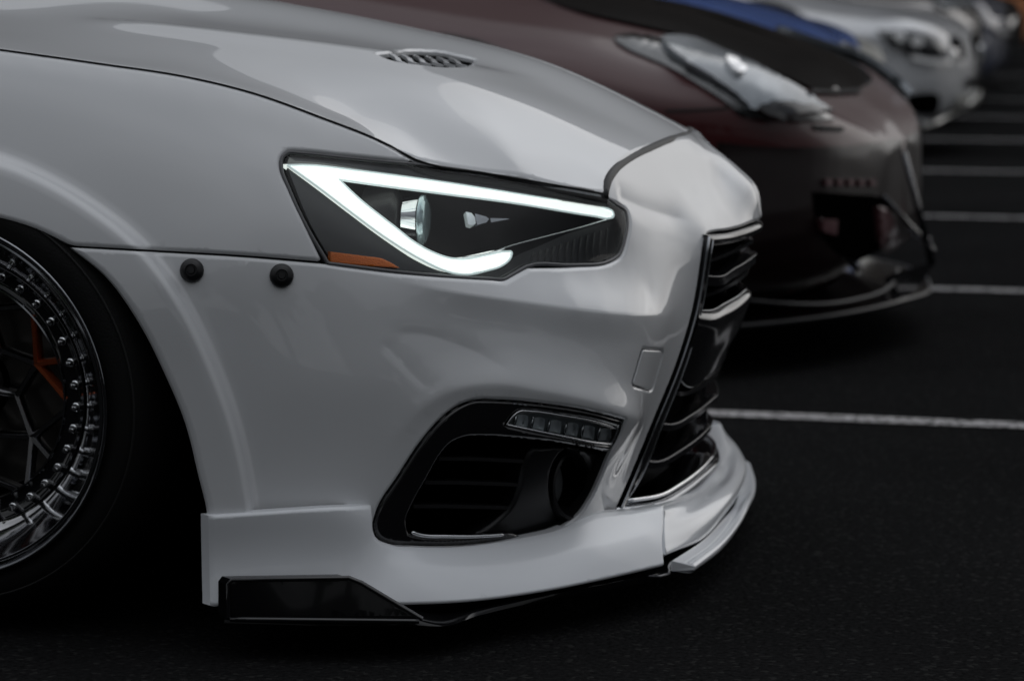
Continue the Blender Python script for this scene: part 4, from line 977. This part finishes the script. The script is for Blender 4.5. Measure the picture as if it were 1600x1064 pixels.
def rear_car(name, label, nose, paint, st, turn=0.0, hood_mat=None, wheel_r=.33, track=.86, group='cars parked in a row behind the white car', cabin=True, axle=-.92):
    r = empty(name, label, 'car', (nose[0], nose[1], 0), turn, group)
    rows = []
    for x, wd, zb, zm, zs, zc in st:
        # half profile from the keel out, up and over to the centre line
        rows.append([(x, 0, zb), (x, wd*.6, zb), (x, wd*.93, zb+.01), (x, wd, zb+.07), (x, wd*1.0, zm), (x, wd*.985, zs-.035), (x, wd*.93, zs), (x, wd*.62, zs+(zc-zs)*.62), (x, wd*.3, zc-.008), (x, 0, zc)])
    rows = [[np.array(p, float) for p in q] for q in rows]
    A = [crom(q, 4) for q in rows]; A = np.array(A); B = np.array([crom(A[:, j], 4) for j in range(A.shape[1])]).transpose(1, 0, 2)
    V = [];
    nS, nP = B.shape[:2]
    full_ = np.concatenate([B, (B*[1, -1, 1])[:, ::-1][:, 1:-1]], 1); n2 = full_.shape[1]
    f = [(i*n2+j, (i+1)*n2+j, (i+1)*n2+(j+1) % n2, i*n2+(j+1) % n2) for i in range(nS-1) for j in range(n2)]
    f += [tuple(range(n2)), tuple((nS-1)*n2+j for j in range(n2))[::-1]]
    # wheel openings: drop faces inside the arch on the sides
    vv = full_.reshape(-1, 3); keep = []
    for q in f:
        if len(q) == 4:
            c = vv[list(q)].mean(0)
            if abs(c[1]) > .7 and any((c[0]-ax)**2+(c[2]-wheel_r)**2 < (wheel_r+.05)**2 for ax in (axle, axle-2.6)): continue
        keep.append(q)
    body = mesh('body', vv, keep, paint, r); sharp(body, 50)
    if cabin:
        x0 = st[-1][0]; cz = [s for s in st if s[0] < -1.2][0]
        g = []
        for x, wd, z0, z1 in ((-1.25, .66, .80, .86), (-1.6, .68, .84, 1.00), (-2.05, .66, .86, 1.20), (-2.5, .65, .88, 1.27), (-3.1, .64, .88, 1.25), (-3.6, .62, .88, 1.10), (-4.0, .58, .86, .93)):
            g.append(np.array([(x, wd+.06, z0), (x, wd-.01, (z0+z1)/2+.02), (x, wd*.84, z1-.04), (x, wd*.5, z1-.005), (x, 0, z1)]))
        A = np.array([crom(q, 3) for q in g]); B = np.array([crom(A[:, j], 3) for j in range(A.shape[1])]).transpose(1, 0, 2)
        fu = np.concatenate([B, (B*[1, -1, 1])[:, ::-1][:, 1:]], 1); a_, b_ = fu.shape[:2]
        mesh('windows', fu.reshape(-1, 3), [(i*b_+j, (i+1)*b_+j, (i+1)*b_+j+1, i*b_+j+1) for i in range(a_-1) for j in range(b_-1)], 'window_dark', r)
        sub = fu[6:15, 5:-5]+[0, 0, .008]; a_, b_ = sub.shape[:2]
        mesh('roof', sub.reshape(-1, 3), [(i*b_+j, (i+1)*b_+j, (i+1)*b_+j+1, i*b_+j+1) for i in range(a_-1) for j in range(b_-1)], paint, r)
    for ax in (axle, axle-2.6):
        for s in (-1, 1):
            wd_ = st[6][1]; arc = [(ax+(wheel_r+.065)*math.cos(a), s*(wd_-.01), wheel_r+(wheel_r+.065)*math.sin(a)) for a in np.linspace(R(-25), R(205), 24)]
            mb = MB(); mb.tube(arc, .05, 6); mb.build('wheel_arch', 'matte_black', r)
            wr = bpy.data.objects.new('wheel', None); COL.objects.link(wr); wr.parent = r; wr.location = (ax, s*track, wheel_r)
            if ('ty' not in PR):
                mb = MB(); mb.lathe([(.2, -.06), (.235, -.085), (.30, -.095), (.325, -.07), (.33, 0), (.325, .07), (.3, .09), (.2, .09)], n=40); PR['ty'] = mb.build('tyre', 'rubber', wr, auto=40)
                mb = MB(); mb.lathe([(0, -.05), (.05, -.055), (.06, -.04), (.2, -.055), (.235, -.087), (.228, -.07), (.215, -.03), (.215, .08)], n=40)
                for k in range(5):
                    a = k*2*math.pi/5; c, s_ = math.cos(a), math.sin(a); mb.box((.12*c, -.062, .12*s_), (.19, .018, .035), rot=((c, 0, -s_), (0, 1, 0), (s_, 0, c)))
                PR['rim'] = mb.build('rim', 'dark_chrome', wr, auto=40)
            else:
                for k in ('ty', 'rim'): o = PR[k].copy(); COL.objects.link(o); o.parent = wr
            if s > 0: wr.scale = (1, -1, 1)
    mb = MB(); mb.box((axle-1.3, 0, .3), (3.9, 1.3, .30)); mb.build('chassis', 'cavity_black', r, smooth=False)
    me = body.data; bvh = BVHTree.FromPolygons([tuple(v.co) for v in me.vertices], [tuple(p.vertices) for p in me.polygons])
    r['_'] = 0; del r['_']
    return r, bvh, np.array([nose[0], nose[1], 0.0]), turn
PR = {}
mat('window_dark', (.008, .009, .010), .04, 0, 1, .01)
def decal(carinfo, name, pix, m, off=.006, step=5.0, depth=.015, both=True, parent=None, dome=0.0):
    """a fitted piece lying on the car's skin, outlined as the photograph shows it"""
    r, bvh, org, turn = carinfo; ol = outline(pix, 4); ol = resample(ol, step*.8, True)
    lo, hi = ol.min(0), ol.max(0); gx, gy = np.meshgrid(np.arange(lo[0]+step/2, hi[0], step), np.arange(lo[1]+step/2, hi[1], step)); g = np.c_[gx.ravel(), gy.ravel()]
    g = g[inside(g, ol)] if len(g) else g
    if len(g): g = g[pdist(g, ol, True)[0] > step*.4]
    n = len(ol); res = delaunay_2d_cdt([Vector(p) for p in ol]+[Vector(p) for p in g], [(i, (i+1) % n) for i in range(n)], [], 0, 1e-6)
    V = np.array([tuple(v) for v in res[0]]); T = np.array(res[2]); T = T[inside(V[T].mean(1), ol)]; missed = set()
    cs, sn = math.cos(-turn), math.sin(-turn); Rm = np.array([[cs, -sn, 0], [sn, cs, 0], [0, 0, 1]])
    o_ = Rm@(CAMW-org); P = []; Nn = []; last = None; dd = pdist(V, ol, True)[0]
    for k, (x, y) in enumerate(V):
        v = Rm@(dW*F+rW*(x-800)-uW*(y-532)); v /= np.linalg.norm(v); hit = bvh.ray_cast(Vector(o_), Vector(v))
        if hit[0] is None:
            q = None
        else: q = np.array(hit[0]); nn = np.array(hit[1]); nn = nn if nn@v < 0 else -nn
        if q is None: 
            missed.add(k)
            q = last[0] if last is not None else o_+v*8; nn = last[1] if last is not None else -v
            t = (q-o_)@v; q = o_+v*t
        last = (q, nn); P.append(q+nn*(off+dome*min(1, dd[k]/25))); Nn.append(nn)
    P = np.array(P); fc = []
    for t in T:
        if missed & set(int(i) for i in t): continue
        a = np.cross(P[t[1]]-P[t[0]], P[t[2]]-P[t[0]]); fc.append(tuple(t) if a@Nn[t[0]] > 0 else tuple(t[::-1]))
    cnt = {}
    for t in fc:
        for i in range(3): cnt[(t[i], t[(i+1) % 3])] = 1
    be = [e for e in cnt if (e[1], e[0]) not in cnt]; base = len(P); vs = list(P); mp = {}
    for e in be:
        for i in e:
            if i not in mp: mp[i] = len(vs); vs.append(P[i]-Nn[i]*depth)
    for a, b in be: fc.append((a, mp[a], mp[b], b))
    o = mesh(name, vs, fc, m, parent or r)
    sharp(o, 40)
    if both:
        c = o.copy(); COL.objects.link(c); c.parent = o.parent; c.scale = (1, -1, 1)
    return o

# --- maroon widebody coupe with black bonnet
def st_trace(trace, Yc, wd=.90, zb0=.16, drop=.10, edge=.03):
    """stations whose bonnet line follows the outline the photograph shows on the car's centre plane"""
    P = np.array([worldpt(x, y, Yc) for x, y in trace]); nx = P[:, 0].max(); rel = nx-P[:, 0]; o = np.argsort(rel); rel = rel[o]; z = P[o, 2]
    def zc(d):
        if d <= rel[-1]: return float(np.interp(d, rel, z))
        return min(.97, float(z[-1]+(d-rel[-1])*(.93-z[-1])/max(.3, 1.35-rel[-1])))
    st = []
    for d, wf, zb in ((0, .22, .30), (.03, .46, .25), (.10, .68, .20), (.22, .83, .17), (.40, .93, .145), (.62, .98, .135), (.9, 1, .13), (1.3, 1, .13), (2.4, 1, .13), (3.6, 1, .15), (4.2, .93, .22), (4.4, .8, .3)):
        k = zc(min(d, 1.4)) if d < 3 else .96
        st.append((-d, wd*wf, zb, min(.5, k-.12), k-edge-(drop-edge)*sstep(d/.5), k))
    return (nx, Yc), st
nose2, st2 = st_trace([(1412,215),(1412,208),(1381,175),(1338,145),(1272,91),(1210,62),(1150,42),(1050,10)], 3.9, .95, edge=.03, drop=.11)
n2 = (nose2[0], 3.9, 0)
c2 = rear_car('maroon_sports_car', 'dark maroon sports car with black hood and low splitter, directly behind the white car', nose2, 'maroon_paint', st2)
r2 = c2[0]
decal(c2, 'hood', [(700,-60,1),(800,-20),(900,20),(1000,44),(1060,58),(1120,78),(1190,108),(1240,130),(1272,143),(1341,143,1),(1308,113),(1272,90),(1210,64),(1150,44),(1080,20),(1020,2),(900,-30),(800,-60,1)], 'carbon_black', .008, 7)
h2 = decal(c2, 'headlight', [(958,63),(985,56),(1030,62),(1085,78),(1140,99),(1200,130),(1250,157),(1302,188,1),(1265,190),(1190,188),(1155,181),(1138,166),(1095,138),(1045,108),(1008,92),(974,76)], 'dark_lens', .006, 5, dome=.02)
decal(c2, 'lamp_glass', [(1028,78),(1070,76),(1120,95),(1180,122),(1235,152),(1285,183,1),(1240,184),(1200,178),(1165,176),(1140,158),(1100,132),(1060,108)], 'grey_lens', .032, 5, parent=h2)
decal(c2, 'reflector', [(1128,116),(1146,121),(1156,133),(1148,138),(1134,128)], 'lamp_bulb', .045, 3, parent=h2)
decal(c2, 'lamp_trim', [(1170,176,1),(1210,172),(1250,179),(1285,186,1),(1230,189),(1190,188)], 'gloss_black', .04, 4, parent=h2)
decal(c2, 'panel_gap', [(1040,172,1),(1090,171),(1138,168,1),(1138,171,1),(1090,174.5),(1040,176,1)], 'matte_black', .003, 4, depth=.003)
decal(c2, 'panel_gap', [(1262,144,1),(1300,146),(1344,143,1),(1342,148,1),(1300,150),(1265,149,1)], 'matte_black', .010, 4, depth=.003, both=False)
mat('maroon_shade', (.006, .0016, .0018), .35, 0, .12, .06, spec=.3)
decal(c2, 'bumper_shade', [(1120,222,1),(1190,229),(1260,230),(1340,227),(1408,217,1),(1411,260),(1408,330),(1404,400),(1398,440,1),(1340,478),(1260,492),(1150,492),(1090,480,1)], 'maroon_shade', .002, 7, depth=.004)  # shading on the lower maroon bumper, painted as a near-black patch
decal(c2, 'tow_slot', [(1268,197,1),(1318,200,1),(1316,206,1),(1272,204,1)], 'matte_black', .004, 4)
for k in range(5):
    x = 1289+k*17; decal(c2, 'louvre', [(x-4, 280, 1), (x+4, 279, 1), (x+5, 290, 1), (x-3, 291, 1)], 'dull_pink', .012, 3, both=False)
for q, m_, of in (([(1268,300,1),(1330,304),(1375,310),(1396,350),(1406,395),(1396,425,1),(1350,415),(1300,390),(1275,350)], 'cavity_black', .004), ([(1272,341,1),(1298,343,1),(1296,366,1),(1276,360,1)], 'dull_pink', .02), ([(1362,322,1),(1374,324,1),(1392,352),(1403,398,1),(1392,392),(1366,380,1)], 'dull_pink', .016), ([(1300,398,1),(1350,416),(1380,424),(1398,400,1),(1403,405),(1394,428,1),(1370,432),(1330,420)], 'black_metal', .03)):
    decal(c2, 'intake_vane' if m_ != 'cavity_black' else 'intake', q, m_, of, 5, both=False)
# splitter with struts
cl2 = [(1120,505,3.0),(1200,508,3.12),(1290,506,3.3),(1360,494,3.5),(1410,474,3.7),(1448,440,3.9)]
ed = np.array([worldpt(*p) for p in cl2]); m2 = ed.copy(); m2[:, 1] = 7.8-m2[:, 1]; e_ = np.vstack([ed, m2[::-1][1:]])-[n2[0], 3.9, 0]; e_[:, 2] = .125
e_ = crom(e_, 4); n = len(e_); inner = e_*[.2, .92, 1]+[-.55, 0, 0]; v = np.vstack([e_, e_-[0, 0, .012], inner-[0, 0, .012], inner+[0, 0, .004]])
mesh('splitter', v, [(i*n+j, i*n+j+1, ((i+1) % 4)*n+j+1, ((i+1) % 4)*n+j) for i in range(4) for j in range(n-1)], 'gloss_black', r2); sharp(bpy.context.scene.objects[-1] if False else [o for o in r2.children if o.name.startswith('splitter')][0], 40)
def rod(carr, a, b, rad, name, m='black_metal'):
    org = np.array(carr.location); A = worldpt(*a)-org; B_ = worldpt(*b)-org; mb = MB(); mb.tube([A, B_], rad, 8); return mb.build(name, m, carr)
rod(r2, (1412,238,3.75), (1448,380,3.72), .008, 'strut'); rod(r2, (1380,308,3.62), (1458,392,3.86), .007, 'strut'); rod(r2, (1448,372,3.75), (1456,412,3.78), .010, 'strut_foot')
mb = MB(); pe = [worldpt(*p)-np.array([n2[0], 3.9, 0]) for p in ((1150,468,3.06),(1250,476,3.2),(1330,470,3.4),(1392,446,3.62),(1402,420,3.75))]; mb.tube(crom(pe, 4), .005, 6); mb.build('lip_edge', 'satin_black', r2)
mb = MB(); mb.tube(e_+[0, 0, -.004], .0055, 6); mb.build('blade_edge', 'satin_black', r2)
# end plate
pe = [worldpt(*p)-np.array([n2[0], 3.9, 0]) for p in ((1380,435,3.62),(1402,425,3.66),(1462,408,3.9),(1440,445,3.86),(1402,476,3.66))]
mb = MB(); mb.add([*pe], [(0, 1, 2, 3, 4)]); mb.build('splitter_fin', 'gloss_black', r2, smooth=False)

def _t(tr, Y, pnt):
    n_, s_ = st_trace(tr, Y); return n_, pnt, s_
# --- blue car
c3 = rear_car('blue_coupe', 'glossy blue coupe seen over the black hood of the maroon car', *_t([(1327,110),(1326,90),(1306,63),(1276,45),(1212,18),(1150,0),(1075,-16)], 6.55, 'blue_paint'))
# --- cream car
c4 = rear_car('cream_car', 'cream white car with rounded nose between the blue car and the silver car', *_t([(1366,140),(1368,103),(1361,89),(1337,70),(1295,52),(1253,33),(1201,14),(1131,-4)], 9.3, 'cream_paint'))
# --- silver car
c5 = rear_car('silver_sedan', 'silver grey sedan with twin round headlamp eyes and dark bumper intake', *_t([(1513,130),(1516,98),(1512,66),(1493,42),(1469,24),(1420,12),(1355,4),(1280,-8)], 12.1, 'silver_paint'))
h5 = decal(c5, 'headlight', [(1370,50,1),(1400,50),(1440,53),(1468,64),(1478,80),(1482,92,1),(1450,92),(1415,86),(1390,70)], 'dark_lens', .01, 4, dome=.02)
for x, y, rd in ((1402, 59, 8), (1427, 67, 8.5), (1402, 76, 4)):
    decal(c5, 'lamp_eye', [(x+rd*math.cos(t), y+rd*.85*math.sin(t)) for t in np.linspace(0, 2*math.pi, 11)[:-1]], 'lamp_bulb', .035, 3, parent=h5)
decal(c5, 'lamp_trim', [(1418,87,1),(1450,93),(1476,90),(1478,76,1),(1484,78),(1487,98,1),(1455,102),(1420,94,1)], 'lamp_bulb', .035, 4, parent=h5)
decal(c5, 'grille', [(1484,58,1),(1496,62),(1503,80),(1504,94,1),(1494,92),(1488,76)], 'cavity_black', .012, 3)
decal(c5, 'intake', [(1416,150,1),(1440,146),(1464,148),(1466,166),(1460,178,1),(1436,178),(1420,172)], 'cavity_black', .008, 4)
decal(c5, 'lower_lip', [(1420,183,1),(1450,186),(1490,190,1),(1488,198,1),(1440,195),(1420,190,1)], 'silver_paint', .03, 4)
decal(c5, 'lip_reflection', [(1494,148,1),(1502,150),(1508,172),(1511,190,1),(1502,196),(1495,190,1),(1492,170)], 'cream_paint', .03, 3)  # bright reflection at the lip, laid on as a pale patch
# --- farther cars
c6 = rear_car('taupe_car', 'grey brown car whose headlamps show above the silver sedan', *_t([(1524,60),(1526,34),(1518,18),(1490,0),(1450,-12)], 15.0, 'taupe_paint'))
h6 = decal(c6, 'headlight', [(1452,0,1),(1475,-4),(1500,4),(1512,14,1),(1490,16),(1465,12)], 'grey_lens', .02, 4)
decal(c6, 'headlamp_eye', [(1462,2),(1470,1),(1470,8),(1462,9)], 'lamp_bulb', .03, 3, parent=h6)
decal(c6, 'bumper_lip', [(1526,92,1),(1534,88),(1540,98),(1541,108,1),(1534,108),(1527,102)], 'lamp_bulb', .02, 3)
c7 = rear_car('navy_car', 'dark navy car at the far right end of the row', *_t([(1568,50),(1570,24),(1560,6),(1530,-10)], 18.0, 'navy_paint'))
decal(c7, 'bumper_lip', [(1552,44,1),(1572,42),(1580,50,1),(1574,54),(1556,52)], 'silver_paint', .02, 3)
c8 = rear_car('black_car', 'black car farthest away, a dark shape at the top right edge', *_t([(1592,40),(1594,20),(1582,6),(1550,-8)], 21.0, 'gloss_black'))
c9 = rear_car('orange_car', 'muted orange car at the very top right corner', *_t([(1604,24),(1606,10),(1594,0),(1560,-10)], 26.5, 'signal_orange'))
